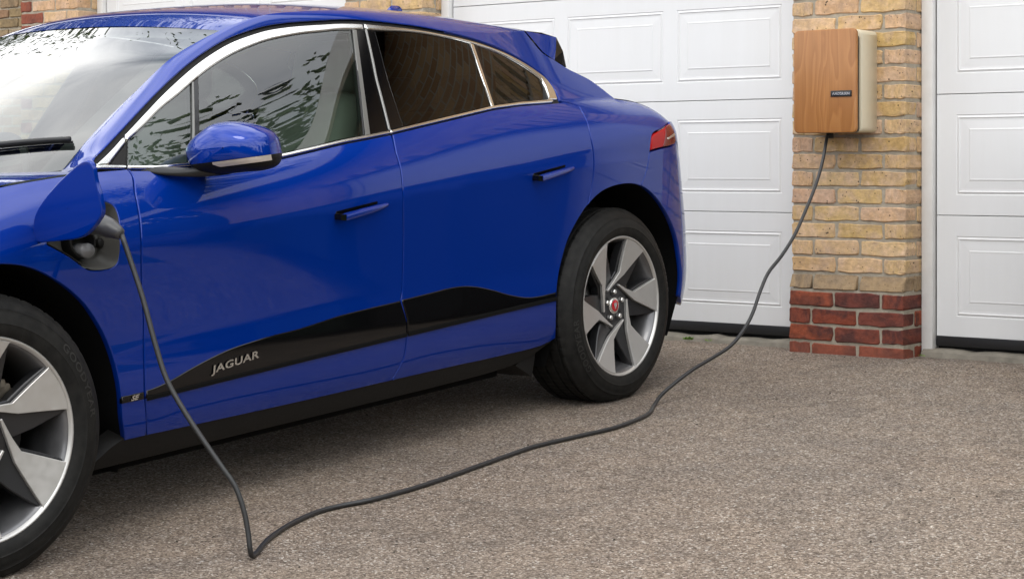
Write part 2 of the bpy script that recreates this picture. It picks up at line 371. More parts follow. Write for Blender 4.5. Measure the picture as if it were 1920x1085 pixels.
def pillar(x0, label, reds=(), top=30):
    """brick pillar, left edge x0; front face at WALLY, returns .17 deep"""
    root = empty('brick_pillar', (x0, WALLY, 0)); tag(root, label, 'pillar', 'brick pillars between the garage doors')
    core = bmesh.new(); bm_box(core, .004, PW-.004, .007, .30, -.25, .281); bm_box(core, .006, PW-.006, .031, .30, .281, 2.27)
    bmesh.ops.delete(core, geom=[], context='VERTS')
    link('mortar_core', bm_mesh('mortar_core', core), MORTAR, root)
    z0 = -.094
    for k in range(-1, top):
        zc = -.019+.075*k+.0325
        red = k < 4; pl = k == 4
        fy = 0.0 if k < 5 else .025
        rows = [(0, .1025), (.1125, .215), (.3375, .215)] if (k % 2 == 0) else [(0, .215), (.225, .215), (.45, .1025)]
        for j, (a, L) in enumerate(rows):
            m = (REDB2 if (k < 1) else REDB) if red else (PLINTH if pl else BUFF)
            if (k, j) in reds: m = REDB2
            last = j == 2; D = .10
            if last and k % 2: D = .19
            put_brick(root, a+L/2, fy, zc, L, D, m, CHAM if pl else BRICKS)
        # return side beyond the corner brick
        if k % 2 == 0:
            m = REDB if red else (PLINTH if pl else BUFF)
            b = put_brick(root, PW, fy+.112+.045, zc, .09, .05, m, rz=math.radians(90)); 
    return root
P1 = pillar(-4.071, 'buff brick pillar on red brick base carrying the wooden charger')
P2 = pillar(-6.777, 'buff brick pillar behind the blue car roof')
P3 = pillar(-9.525, 'brick pillar with red corner bricks at the far left end', reds={(k, 0) for k in range(5, 30) if k % 2 == 0} | {(k, 0) for k in (21, 23, 25)})
P4 = pillar(-1.365, 'buff brick pillar right of the right white garage door')

# ------------------------------------------------------------------ garage doors
DZ0, SH = .088, .520
def frame_strip(bm, x0, x1, z0, z1, y, w, h):
    """rectangular raised moulding ring"""
    for (a, b, c, d) in ((x0, x1, z0, z0+w), (x0, x1, z1-w, z1), (x0, x0+w, z0+w, z1-w), (x1-w, x1, z0+w, z1-w)):
        bm_box(bm, a, b, y-h, y+.004, c, d)
def moulded(x0, x1, z0, z1):
    """one pressed cassette: groove, raised bead, sloping field; a single relief sheet facing -y"""
    rings = [(0, 0), (.004, .0030), (.009, .0004), (.013, -.0018), (.018, .0015), (.026, .0020), (.060, .0004), (.065, -.0019), (.070, -.0010)]
    v, f = [], []
    for d, h in rings:
        v += [(x0+d, h, z0+d), (x1-d, h, z0+d), (x1-d, h, z1-d), (x0+d, h, z1-d)]
    for k in range(len(rings)-1):
        for i in range(4):
            f.append((4*k+i, 4*k+(i+1) % 4, 4*k+4+(i+1) % 4, 4*k+4+i))
    b = 4*(len(rings)-1); f.append((b, b+1, b+2, b+3)); return v, f
def garage_door(x0, x1, label):
    """opening x0..x1 between pillars"""
    root = empty('garage_door', (x0, 7.45, 0)); tag(root, label, 'garage door', 'white panelled garage doors')
    W = x1-x0; fw = .054
    for xa in (0, W-fw):
        o = link('door_frame', box_mesh('door_frame', xa+.001, xa+fw-.001, -.03, .09, .02, 2.22, .003), FRAMEW, root)
    link('door_head', box_mesh('door_head', fw, W-fw, -.028, .09, 2.175, 2.22, .003), FRAMEW, root)
    a, b = fw+.006, W-fw-.006; pw = (b-a-.10)/3
    for k in range(4):
        za, zb = DZ0+k*SH+.003, DZ0+(k+1)*SH-.003
        # section sheet with three cut-outs (strips around the cassettes)
        bm = bmesh.new(); mz = .085
        cols = [(a+.05+i*pw+.038, a+.05+(i+1)*pw-.038) for i in range(3)]
        xsx = [a]+[t for c in cols for t in c]+[b]; zs = [za, za+mz, zb-mz, zb]
        vv = {}
        def V(x, y, z):
            kk = (round(x, 5), round(y, 5), round(z, 5))
            if kk not in vv: vv[kk] = bm.verts.new((x, y, z))
            return vv[kk]
        for i in range(len(xsx)-1):
            for j in range(3):
                if j == 1 and i % 2 == 1: continue
                bm.faces.new([V(xsx[i], 0, zs[j]), V(xsx[i+1], 0, zs[j]), V(xsx[i+1], 0, zs[j+1]), V(xsx[i], 0, zs[j+1])])
        # rounded lips top and bottom of the section
        for zq, s in ((za, -1), (zb, 1)):
            prev = zq; py = 0
            for dy, dz in ((.0012, .0012), (.006, .0018), (.03, .0018)):
                q = [V(a, py, prev), V(b, py, prev), V(b, dy, zq+s*dz), V(a, dy, zq+s*dz)]
                bm.faces.new(q if s > 0 else q[::-1]); prev = zq+s*dz; py = dy
        me = bpy.data.meshes.new('door_section'); bm.to_mesh(me); bm.free(); me.update()
        so_ = link('door_section', me, WHITE, root)
        for c in cols:
            v, f = moulded(c[0], c[1], za+mz, zb-mz)
            link('moulded_panel', mesh('moulded_panel', v, f), WHITE, so_)
    link('backing', box_mesh('backing', .01, W-.01, .032, .07, .02, 2.2), simple('dark_gap', (.02, .02, .02), .9), root)
    link('bottom_seal', box_mesh('bottom_seal', a-.004, b+.004, -.004, .03, .046, DZ0+.002, .004), SEAL, root)
    # rough concrete threshold with a broken front edge
    n = 40; R = random.Random(int(x0*10)+99); vt, ft = [], []
    for i in range(n+1):
        x = .012+(W-.024)*i/n; yo = -.055+R.uniform(-.014, .014); h = .030+R.uniform(-.006, .006)
        vt += [(x, yo-.015, -.02), (x, yo, h-.012), (x, yo+.02, h), (x, .06, h+.002)]
    for i in range(n):
        for j in range(3): ft.append((4*i+j, 4*i+4+j, 4*i+5+j, 4*i+1+j))
    link('threshold', mesh('threshold', vt, ft), CONC, root)
    return root
garage_door(-8.9725, -6.777, 'white panelled garage door at the left, mostly hidden behind the car roof')
garage_door(-6.2245, -4.071, 'white panelled garage door directly behind the rear of the blue car')
garage_door(-3.5185, -1.365, 'white panelled garage door at the right edge beyond the charger pillar')

# ------------------------------------------------------------------ the garage above the doors, and the wall at the far left
gb = empty('garage_building', (-5.2, 7.5, 0)); tag(gb, 'brick upper wall and tiled roof of the garage above the white doors', 'building')
def part(name, me, mat, parent): 
    o = link(name, me, mat, parent); o.matrix_parent_inverse = Matrix.Translation(parent.location).inverted() if parent.parent is None else Matrix(); return o
gw = [(-9.52, 2.34), (-.82, 2.34), (-.82, 2.52), (-5.17, 5.28), (-9.52, 2.52)]
part('gable_wall', mesh('gable_wall', [(x, 7.277, z) for x, z in gw]+[(x, 7.55, z) for x, z in gw], [(0, 1, 2, 3, 4), (9, 8, 7, 6, 5)]+[(i, i+5, (i+1) % 5+5, (i+1) % 5) for i in range(5)]), FARBRICK, gb)
for i in range(116):                                   # soldier course over the door heads
    x = -9.52+.0375+i*.075
    b = bpy.data.objects.new('soldier_brick', brick_data(i*7, BUFF if i % 3 else OLDB)); COL.objects.link(b); b.parent = gb
    b.location = Vector((x, 7.272, 2.3425-.115))-gb.location; b.rotation_euler = (0, math.radians(90), 0); b.scale = (1, 1, 1)
    if not any(p <= x+.03 and x-.03 <= p+PW for p in (-4.071, -6.777, -9.525, -1.365)): b.location.z += 0.115
    else: b.location.z += .115
part('wall_core', box_mesh('wall_core', -9.515, -.825, 7.285, 7.5, 2.225, 2.338), MORTAR, gb)
part('side_wall', box_mesh('side_wall', -1.1, -.83, 7.552, 13.2, -.2, 2.5), FARBRICK, gb)
part('side_wall', box_mesh('side_wall', -9.51, -9.28, 7.56, 13.2, -.2, 2.5), FARBRICK, gb)
BARGE = simple('dark_bargeboard', (.02, .018, .016), .45)
for sgn in (1, -1):                                    # both roof slopes run back from the gable
    ex_, ez_ = (-.82+.28, 2.52-.18) if sgn > 0 else (-9.52-.28, 2.52-.18); rx_, rz_ = -5.17, 5.28; ux, uz = (ex_-rx_), (ez_-rz_); nn_ = 17; v, f = [], []
    for k in range(nn_):                               # tile courses, each lapping the one below
        t0, t1 = k/nn_, (k+1)/nn_+.012; b0 = len(v)
        v += [(rx_+ux*t0, 6.98, rz_+uz*t0+.10), (rx_+ux*t0, 13.4, rz_+uz*t0+.10), (rx_+ux*t1, 13.4, rz_+uz*t1+.118), (rx_+ux*t1, 6.98, rz_+uz*t1+.118), (rx_+ux*t1, 6.98, rz_+uz*t1+.098), (rx_+ux*t1, 13.4, rz_+uz*t1+.098)]
        f += [(b0, b0+1, b0+2, b0+3), (b0+3, b0+2, b0+5, b0+4)]
    part('roof_slope', mesh('roof_slope', v, f), TILE, gb)
    part('verge_soffit', mesh('verge_soffit', [(rx_, 6.99, rz_+.02), (rx_, 7.276, rz_+.02), (ex_, 7.276, ez_+.02), (ex_, 6.99, ez_+.02)], [(0, 1, 2, 3)]), BARGE, gb)
    part('bargeboard', mesh('bargeboard', [(x, y, z+d) for y in (6.96, 6.985) for x, z, d in ((rx_, rz_, .085), (rx_, rz_, -.10), (ex_, ez_, -.10), (ex_, ez_, .085))], [(0, 1, 2, 3), (7, 6, 5, 4), (1, 5, 6, 2), (0, 3, 7, 4)]), PVC, gb)
part('gutter', tube_mesh('gutter', [(-.50, 6.98, 2.38), (-.50, 10, 2.38), (-.50, 13.4, 2.38)], .055, 12), simple('black_gutter', (.012, .012, .012), .3), gb)
lw = empty('boundary_wall', (-12.6, 8.6, 0)); tag(lw, 'dark weathered brick wall set back beyond the far left pillar', 'wall')
link('mortar_core', box_mesh('mortar_core', 0, 3.05, .012, .22, -.1, 2.45), MORTAR, lw)
for k in range(18, 32):
    for j in range(12):
        x = .11+j*.225+(.1125 if k % 2 else 0)+.30
        if x+.1075 > 3.04: continue
        put_brick(lw, x, 0, -.02+.075*k+.0325, .215, .1, OLDB)
link('lower_wall', box_mesh('lower_wall', .002, 3.04, .002, .03, -.1, 1.325), FARBRICK, lw)

# ------------------------------------------------------------------ wall charger
CX0, CX1, CZ0, CZ1 = -3.952, -3.652, .961, 1.402
ch = empty('wall_charger', ((CX0+CX1)/2, WALLY+.025, CZ0)); tag(ch, 'cedar fronted cream electric car charger on the brick pillar', 'charger')
def rounded_slab(name, w, h, r, y0, y1, seg=8, bev=.004):
    pts = []
    for (cx_, cz_, a0) in ((w/2-r, h-r, 0), (-w/2+r, h-r, 90), (-w/2+r, r, 180), (w/2-r, r, 270)):
        for i in range(seg+1):
            a = math.radians(a0+90*i/seg); pts.append((cx_+r*math.cos(a), cz_+r*math.sin(a)))
    n = len(pts); v = []; cz = h/2
    for ins, y in ((bev, y0), (bev*.3, y0+bev*.3), (0, y0+bev), (0, y1-bev), (bev, y1)):
        for p, q in pts: v.append((p*(1-ins/(w/2)), y, cz+(q-cz)*(1-ins/(h/2))))
    f = [tuple(range(n))[::-1], tuple(range(4*n, 5*n))]
    for k in range(4): f += [(k*n+i, k*n+(i+1) % n, (k+1)*n+(i+1) % n, (k+1)*n+i) for i in range(n)]
    bm = bmesh.new(); me = mesh(name, v, f); bm.from_mesh(me); bpy.data.meshes.remove(me); return bm_mesh(name, bm, ang=50)
cw, chh = CX1-CX0, CZ1-CZ0
link('front_panel', rounded_slab('front_panel', cw, chh, .022, -.195, -.177), WOOD, ch)
link('shadow_gap', rounded_slab('shadow_gap', cw-.02, chh-.024, .018, -.1775, -.146), BLACKM, ch)
bx_ = link('casing', rounded_slab('casing', cw-.004, chh-.004, .024, -.147, .001, bev=.003), CREAM, ch); bx_.location = (.001, 0, .002)
link('gland', tube_mesh('gland', [(-.026, -.10, .003), (-.026, -.10, -.022)], .016, 14), BLACKM, ch)
npl = link('name_plate', box_mesh('name_plate', .030, .128, -.1995, -.1945, .153, .179, .001), BLACKM, ch)
V2, F2 = text_geo('ANDERSEN', .0150, 1.0, bold=.0006, space=1.12)
link('lettering', mesh('lettering', [(.079+a, -.2003, .166+b) for a, b in V2], F2), WHITEMETAL, npl)

# ------------------------------------------------------------------ charging cable
CAB = [(-3.84, 3.259, 0.633), (-3.816, 3.27, 0.562), (-3.784, 3.284, 0.464), (-3.752, 3.296, 0.352), (-3.721, 3.31, 0.254), (-3.678, 3.333, 0.171), (-3.628, 3.361, 0.088), (-3.584, 3.386, 0.019), (-3.558, 3.401, -0.022), (-3.534, 3.412, -0.091), (-3.521, 3.415, -0.153), (-3.513, 3.416, -0.201), (-3.529, 3.446, -0.205), (-3.607, 3.565, -0.199), (-3.669, 3.689, -0.192), (-3.702, 3.786, -0.186), (-3.727, 3.9, -0.18), (-3.717, 3.99, -0.175), (-3.693, 4.067, -0.17), (-3.685, 4.202, -0.163), (-3.687, 4.327, -0.156), (-3.699, 4.469, -0.148), (-3.717, 4.625, -0.139), (-3.735, 4.787, -0.13), (-3.749, 4.95, -0.121), (-3.726, 5.161, -0.109), (-3.701, 5.35, -0.098), (-3.718, 5.525, -0.088), (-3.747, 5.641, -0.082), (-3.837, 5.82, -0.072), (-3.847, 5.879, -0.044), (-3.835, 5.972, 0.001), (-3.82, 6.061, 0.039), (-3.796, 6.178, 0.08), (-3.778, 6.268, 0.116), (-3.771, 6.345, 0.165), (-3.772, 6.421, 0.228), (-3.785, 6.505, 0.312), (-3.792, 6.582, 0.385), (-3.783, 6.674, 0.451), (-3.778, 6.777, 0.536), (-3.783, 6.877, 0.633), (-3.791, 6.984, 0.744), (-3.806, 7.071, 0.846), (-3.828, 7.15, 0.949)]
cb = empty('charging_cable', (-3.7, 4.6, gz(4.6))); tag(cb, 'black charging cable trailing over the driveway from car to charger', 'cable')
cpath = catmull(np.array(CAB), .03)
def wpart(name, me, mat, root):
    o = link(name, me, mat, root); o.matrix_parent_inverse = Matrix.Translation(root.location).inverted(); return o
sheath = wpart('cable_sheath', tube_mesh('cable_sheath', cpath, .0072, 12), CABLE, cb)
arc = np.concatenate([[0], np.cumsum(np.linalg.norm(np.diff(cpath, axis=0), axis=1))])
for fr in (.155, .335, .50, .66):
    i = int(np.searchsorted(arc, fr*arc[-1])); seg = cpath[i:i+2]
    o = link('printed_mark', tube_mesh('printed_mark', [seg[0], (seg[0]+seg[1])/2, seg[1]], .0075, 12, cap=False), ORANGE, sheath)
    o.matrix_parent_inverse = Matrix.Translation(cb.location).inverted()

# ------------------------------------------------------------------ weeds at the door foot
def weed(loc, label, n, s, seed):
    R = random.Random(seed); v, f = [], []
    for i in range(n):
        a = R.uniform(0, 6.28); L = s*R.uniform(.5, 1); t = R.uniform(.2, 1.1); w = L*.22
        d = Vector((math.cos(a)*math.cos(t), math.sin(a)*math.cos(t), math.sin(t))); sd_ = Vector((-math.sin(a), math.cos(a), 0))
        o = Vector((R.uniform(-s, s)*.9, R.uniform(-s, s)*.3, 0)); b = len(v)
        v += [o, o+d*L*.55+sd_*w, o+d*L+Vector((0, 0, -L*.15)), o+d*L*.55-sd_*w]; f.append((b, b+1, b+2, b+3))
    o = link('weed', mesh('weed', v, f), WEED, None); o.location = loc; tag(o, label, 'weed', 'weeds along the door foot')
weed((-4.655, 7.34, .012), 'small green weed at the garage door foot beside the rear tyre', 46, .026, 3)
weed((-4.55, 7.345, .012), 'tiny sprout at the door foot between the rear tyre and the pillar', 16, .018, 5)
weed((-3.47, 7.33, .010), 'tiny sprout where the right door frame meets the pillar base', 14, .016, 8)

# ------------------------------------------------------------------ trees and hedges around the drive (mirrored in the car)
def tree_mesh(seed, h, crown_r, n, ls=1.0, nc=26, sg=.20):
    R = np.random.RandomState(seed)
    cl = [(np.clip(R.normal(0, .45, 3), -.9, .9)*[crown_r, crown_r, h*.20]+[0, 0, h*.66]) for _ in range(nc)]
    c = np.array(cl)[R.randint(len(cl), size=n)]; p = c+np.clip(R.normal(0, 1, (n, 3)), -1.7, 1.7)*crown_r*sg
    a_ = R.normal(0, 1, (n, 3)); a_ /= np.linalg.norm(a_, axis=1)[:, None]; b_ = np.cross(a_, R.normal(0, 1, (n, 3))); b_ /= np.linalg.norm(b_, axis=1)[:, None]+1e-9
    s_ = (R.uniform(.06, .14, n)*ls)[:, None]
    v = np.stack([p-a_*s_, p+b_*s_*.5, p+a_*s_, p-b_*s_*.5], 1).reshape(-1, 3); f = np.arange(4*n).reshape(-1, 4)
    tv, tf = [], []
    def limb(p0, p1, r0, r1):
        k = len(tv); d = np.array(p1)-np.array(p0); d = d/np.linalg.norm(d); u = np.cross(d, [.3, .9, .1]); u /= np.linalg.norm(u); w = np.cross(d, u)
        for p, r in ((p0, r0), (p1, r1)):
            for j in range(7):
                a = 2*math.pi*j/7; tv.append(np.array(p)+r*(math.cos(a)*u+math.sin(a)*w))
        for j in range(7): tf.append((k+j, k+(j+1) % 7, k+7+(j+1) % 7, k+7+j))
    limb((0, 0, -.5), (.05, 0, h*.45), h*.028, h*.017)
    for c in cl[:12]: limb((.05, 0, h*R.uniform(.3, .46)), tuple(c), h*.011, h*.003)
    return mesh('crown', v, f), mesh('trunk', tv, tf, smooth=True)
TM = [tree_mesh(11, 8.0, 2.1, 26000, .5), tree_mesh(23, 6.5, 2.4, 26000, .5), tree_mesh(37, 6.5, 2.2, 70000, .34, 60, .15)]
def tree(x, y, k, s, rz, label):
    r = empty('tree', (x, y, gz(y))); r.scale = (s, s, s); r.rotation_euler = (0, 0, rz); tag(r, label, 'tree', 'garden trees around the drive')
    c, t = TM[k]; link('crown', c, LEAF, r); link('trunk', t, BARK, r)
for i, (x, y, k, s) in enumerate([(-19, 17.5, 0, 1.25), (-15.5, 19.0, 1, 1.5), (-11.5, 20.5, 0, 1.35), (-24, 14, 1, 1.35), (-14.2, 12.6, 2, 1.62), (-9.5, 19.5, 2, 1.3)]):
    tree(x, y, k, s, i*1.3, ['tall', 'broad', 'slim', 'leftmost', 'very tall nearest', 'very tall middle'][i]+' garden tree behind the garage, seen only mirrored in the windscreen')
for i, (x, y, k, s) in enumerate([(6.5, 17, 1, .8), (10.5, 14.5, 0, .75), (14.5, 10.5, 1, .95), (3.0, 20.5, 0, .8), (17, 5.5, 0, .85)]):
    tree(x, y, k, s, i*2.1+.5, ['broad tree beyond the garage', 'slim tree further right', 'wide tree at the far right', 'slim tree behind the garage corner', 'tall tree beyond the right hedge'][i]+', seen only mirrored in the side window')
def hedge(x0, y0, x1, y1, h, w, label, seed):
    R = np.random.RandomState(seed); L = math.hypot(x1-x0, y1-y0); n = int(L*900); v, f = [], []
    ang = math.atan2(y1-y0, x1-x0); cx_, sx_ = math.cos(ang), math.sin(ang)
    for i in range(n):
        t = R.uniform(0, L); q = R.uniform(-1, 1); e = R.uniform(0, 1); top = h*(1+.06*math.sin(t*2.1)+.05*math.sin(t*5.3+1))
        if R.rand() < .35: lx, lz = q*w/2, top
        else: lx, lz = math.copysign(w/2, q), e*top
        p = np.array([x0+t*cx_-lx*sx_, y0+t*sx_+lx*cx_, gz(y0)+lz])+R.normal(0, .05, 3)
        a = R.normal(0, 1, 3); a /= np.linalg.norm(a); b = np.cross(a, R.normal(0, 1, 3)); b /= np.linalg.norm(b)+1e-9; s = R.uniform(.05, .10)
        k = len(v); v += [p-a*s, p+b*s*.6, p+a*s, p-b*s*.6]; f.append((k, k+1, k+2, k+3))
    r = empty('hedge', ((x0+x1)/2, (y0+y1)/2, gz(y0))); tag(r, label, 'hedge', 'hedges along the drive')
    o = wpart('foliage', mesh('foliage', v, f), LEAF2, r)
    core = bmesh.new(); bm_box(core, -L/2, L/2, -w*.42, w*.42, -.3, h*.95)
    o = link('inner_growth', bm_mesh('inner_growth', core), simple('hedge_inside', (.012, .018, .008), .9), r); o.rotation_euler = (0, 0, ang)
hedge(7.5, -14, 7.5, 9.5, 2.6, .9, 'clipped hedge along the right side of the drive, seen only mirrored in the doors', 5)
hedge(-22, -13, 7, -13.5, 1.6, .9, 'clipped hedge across the foot of the drive behind the camera', 6)
hedge(.3, 10.2, 12.5, 8.6, 3.0, 1.2, 'tall dark hedge running right from the garage corner, seen only mirrored in the car', 9)
for i, (x, y, k, s_) in enumerate([(1.5, 14.0, 2, 1.54), (4.8, 14.6, 2, 1.52), (8.8, 11.5, 0, .75), (11.5, 9.0, 1, .65)]):
    tree(x, y, k, s_, i*1.7+.2, ['round garden tree nearest the garage corner', 'bushy garden tree above the tall hedge', 'slim garden tree above the tall hedge', 'garden tree at the corner of the two hedges'][i]+', seen only mirrored in the car')

# ------------------------------------------------------------------ bins, low hedge and lawn added out of frame to darken the door reflections
def added_bin(x, y, rz, col, label):  # invented bins, placed so the lower rear doors mirror something dark
    r = empty('added_bin', (x, y, gz(y))); r.rotation_euler = (0, 0, rz); tag(r, label, 'bin', 'bins added out of frame to darken the door reflections')
    bm = bmesh.new(); bm_box(bm, -.29, .29, -.36, .36, .06, .98, .03, 2)
    for v in bm.verts:
        k = .80+.20*(v.co.z/.98); v.co.x *= k; v.co.y *= k
    link('bin_body', bm_mesh('bin_body', bm, ang=40), col, r)
    bm = bmesh.new(); bm_box(bm, -.30, .30, -.39, .36, .985, 1.06, .02, 2); link('bin_lid', bm_mesh('bin_lid', bm, ang=40), col, r)
    for sx in (-1, 1):
        w = link('bin_wheel', tube_mesh('bin_wheel', [(sx*.22, .30, .10), (sx*.27, .30, .10)], .10, 20), RUBBER, r)
    link('bin_handle', tube_mesh('bin_handle', [(-.22, .40, .96), (0, .41, .965), (.22, .40, .96)], .016, 8), col, r)
BINK = simple('black_bin_plastic', (.012, .012, .013), .5); BING = simple('green_bin_plastic', (.010, .028, .016), .5); BINB = simple('brown_bin_plastic', (.035, .018, .010), .5)
added_bin(-2.40, 7.02, .03, BINK, 'black wheelie bin added unseen by the right garage door to darken the door reflections')
added_bin(-1.78, 7.00, -.04, BING, 'dark green wheelie bin added unseen by the right garage door to darken the door reflections')
added_bin(-1.12, 6.86, .02, BINB, 'dark brown wheelie bin added unseen by the end pillar to darken the door reflections')
hedge(-.45, 7.05, 6.9, 6.6, 1.05, .8, 'low dark hedge added unseen by the garage corner to darken the door reflections', 12)  # unseen hedge, added so the front doors mirror something dark
lawn = [(-.55, -10, 0), (7.0, -10, 0), (7.0, 6.2, 0), (-.1, 6.6, 0), (-.35, 3.0, 0)]
lv_ = [(x, y, gz(y)+.004) for y in np.linspace(-10, 6.6, 40) for x in (float(np.interp(y, [-10, 1.5, 4.5, 6.3, 6.6], [-.2, -.15, -1.15, -1.70, -.5])), 7.0)]  # added dark ground, so the lower doors mirror less of the pale drive
tag(link('lawn', mesh('lawn', lv_, [(2*i, 2*i+1, 2*i+3, 2*i+2) for i in range(39)]), simple('lawn_green', (.035, .055, .018), .95, 0, 0, .1, .4, 20)), 'unseen lawn added beside the drive to darken the door reflections', 'lawn', kind='structure')

# loose grit and scraps of leaf on the drive
R = np.random.RandomState(41); v, f = [], []
for i in range(420):
    t_ = R.uniform(0, 1); x, y = R.uniform(-9, -1.2), R.uniform(2.4, 7.15); s_ = R.uniform(.003, .008); a = R.uniform(0, 6.28); z = gz(y)
    if R.rand() < .35: y = 7.1+R.uniform(0, .16)*R.rand()
    c_, d_ = math.cos(a)*s_, math.sin(a)*s_; b = len(v)
    v += [(x-c_, y-d_, gz(y)+.001), (x+d_*.6, y-c_*.6, gz(y)+.002), (x+c_, y+d_, gz(y)+.001), (x-d_*.6, y+c_*.6, gz(y)+.002), (x, y, gz(y)+s_*.7)]; f += [(b, b+1, b+4), (b+1, b+2, b+4), (b+2, b+3, b+4), (b+3, b, b+4)]
tag(link('loose_grit', mesh('loose_grit', v, f), simple('dark_grit', (.06, .05, .04), .9, 0, 0, .2, .5, 3)), 'dark specks of loose grit scattered over the driveway', 'grit', kind='stuff')
# ------------------------------------------------------------------ the car: body side surface P(s, z) in car coordinates
# x to the left side, y rearwards from the front axle, z up from the tyre contact
# ---------------- car side surface: P(s,z) ----------------
def _spl(xs, ys):
    xs=np.array(xs,float); ys=np.array(ys,float); n=len(xs); h=np.diff(xs); d=np.diff(ys)/h
    A=np.zeros((n,n)); r=np.zeros(n); A[0,0]=2;A[0,1]=1;r[0]=3*d[0];A[-1,-1]=2;A[-1,-2]=1;r[-1]=3*d[-1]
    for i in range(1,n-1):
        A[i,i-1]=1/h[i-1];A[i,i]=2*(1/h[i-1]+1/h[i]);A[i,i+1]=1/h[i]; r[i]=3*(d[i-1]/h[i-1]+d[i]/h[i])
    m=np.linalg.solve(A,r)
    def fn(x):
        x=np.clip(np.asarray(x,float),xs[0],xs[-1]); i=np.clip(np.searchsorted(xs,x)-1,0,n-2)
        t=(x-xs[i])/h[i]; return ((2*t**3-3*t**2+1)*ys[i]+(t**3-2*t**2+t)*h[i]*m[i]+(-2*t**3+3*t**2)*ys[i+1]+(t**3-t**2)*h[i]*m[i+1])
    return fn
S0R,S0F=3.30,-0.25
_X =_spl([-.9,-.25,0,.5,1.0,1.6,2.2,2.6,3.0,3.3,4.0],[.925,.930,.934,.928,.918,.914,.918,.928,.940,.932,.920])
_ZC=_spl([-.9,0,.55,.84,1.39,1.84,2.44,3.0,4.0],[.79,.793,.805,.816,.842,.865,.898,.905,.88])
_ZB=_spl([-.9,-.2,.3,.5,.75,1.2,1.5,1.74,2.06,2.33,2.66,3.0,3.3,3.5,4.0],[.86,.955,1.012,1.019,1.016,1.024,1.051,1.074,1.109,1.136,1.150,1.148,1.135,1.12,1.08])
_XB=_spl([-.9,.0,.45,1.0,1.73,2.3,2.66,3.0,3.4,4.0],[.10,.10,.085,.075,.070,.078,.105,.135,.13,.12])   # X-xbelt
_MB=_spl([-.9,.3,.6,1.7,2.3,2.7,3.1,4.0],[.9,.85,.80,.76,.80,1.4,2.2,2.2])        # -slope just below belt
_MG=_spl([-.9,.4,1.7,2.3,2.7,3.1,4.0],[.55,.55,.495,.50,.64,.86,.9])              # -slope just above belt
_MU=_spl([-.9,.3,.5,1.7,2.4,4.0],[.02,.02,.03,.03,.05,.08])
_KZ=_spl([.1,.25,.4,.58,.72,.95,1.05,1.12,1.5],[.84,.92,.965,.975,.90,.72,.63,.58,.5])
def _herm(z,z0,z1,x0,x1,m0,m1):
    h=z1-z0; t=(z-z0)/h
    return (2*t**3-3*t**2+1)*x0+(t**3-2*t**2+t)*h*m0+(-2*t**3+3*t**2)*x1+(t**3-t**2)*h*m1
def Wd(s,z):
    s,z=np.broadcast_arrays(np.asarray(s,float),np.asarray(z,float))
    X=_X(s);zc=_ZC(s);zb=_ZB(s);xb=X-_XB(s);mb=-_MB(s);mg=-_MG(s);mu=-_MU(s)
    ks=[(.16,X-.115,1.1),(.27,X-.052,.42),(.40,X-.022,.10),(.56,X-.020,.05)]
    x=np.where(z<.16,X-.115+(z-.16)*1.1,0)
    for (z0,x0,m0),(z1,x1,m1) in zip(ks[:-1],ks[1:]):
        x=np.where((z>=z0)&(z<z1),_herm(z,z0,z1,x0,x1,m0,m1),x)
    x=np.where((z>=.56)&(z<zc),_herm(z,.56,zc,X-.020,X,.05,.075),x)
    x=np.where((z>=zc)&(z<zb),_herm(z,zc,zb,X,xb,mu,mb),x)
    dz=z-zb
    x=np.where(z>=zb,xb+mg*dz-.15*dz**2,x)
    return x
def _corner(s,s0,sgn,n=2.7,rx=1.0,ry=.56):
    ph=np.linspace(0,np.pi/2,400); cxx=np.cos(ph)**(2/n); syy=ry*np.sin(ph)**(2/n)
    L=np.concatenate([[0],np.cumsum(np.hypot(np.diff(cxx*.93),np.diff(syy)))])
    d=np.clip((s-s0)*sgn,0,L[-1])
    return np.interp(d,L,cxx),np.interp(d,L,syy)
def P(s,z):
    s,z=np.broadcast_arrays(np.asarray(s,float),np.asarray(z,float))
    x=Wd(np.clip(s,S0F,S0R+.15),z); y=s.copy()
    cr,yr=_corner(s,S0R,1,ry=.60); kz=_KZ(z)
    rear=s>S0R
    x=np.where(rear,x*cr,x); y=np.where(rear,S0R+yr*kz,y)
    cf,yf=_corner(s,S0F,-1,n=2.5,ry=.60); kf=1-.55*np.clip(z-.6,0,1)
    fr=s<S0F
    x=np.where(fr,x*cf,x); y=np.where(fr,S0F-yf*kf,y)
    return np.stack([x,y,z],-1)
def N(s,z,e=2e-3):
    a=P(s+e,z)-P(s-e,z); b=P(s,z+e)-P(s,z-e); n=np.cross(a,b); n/=np.linalg.norm(n,axis=-1,keepdims=True)+1e-12
    return n
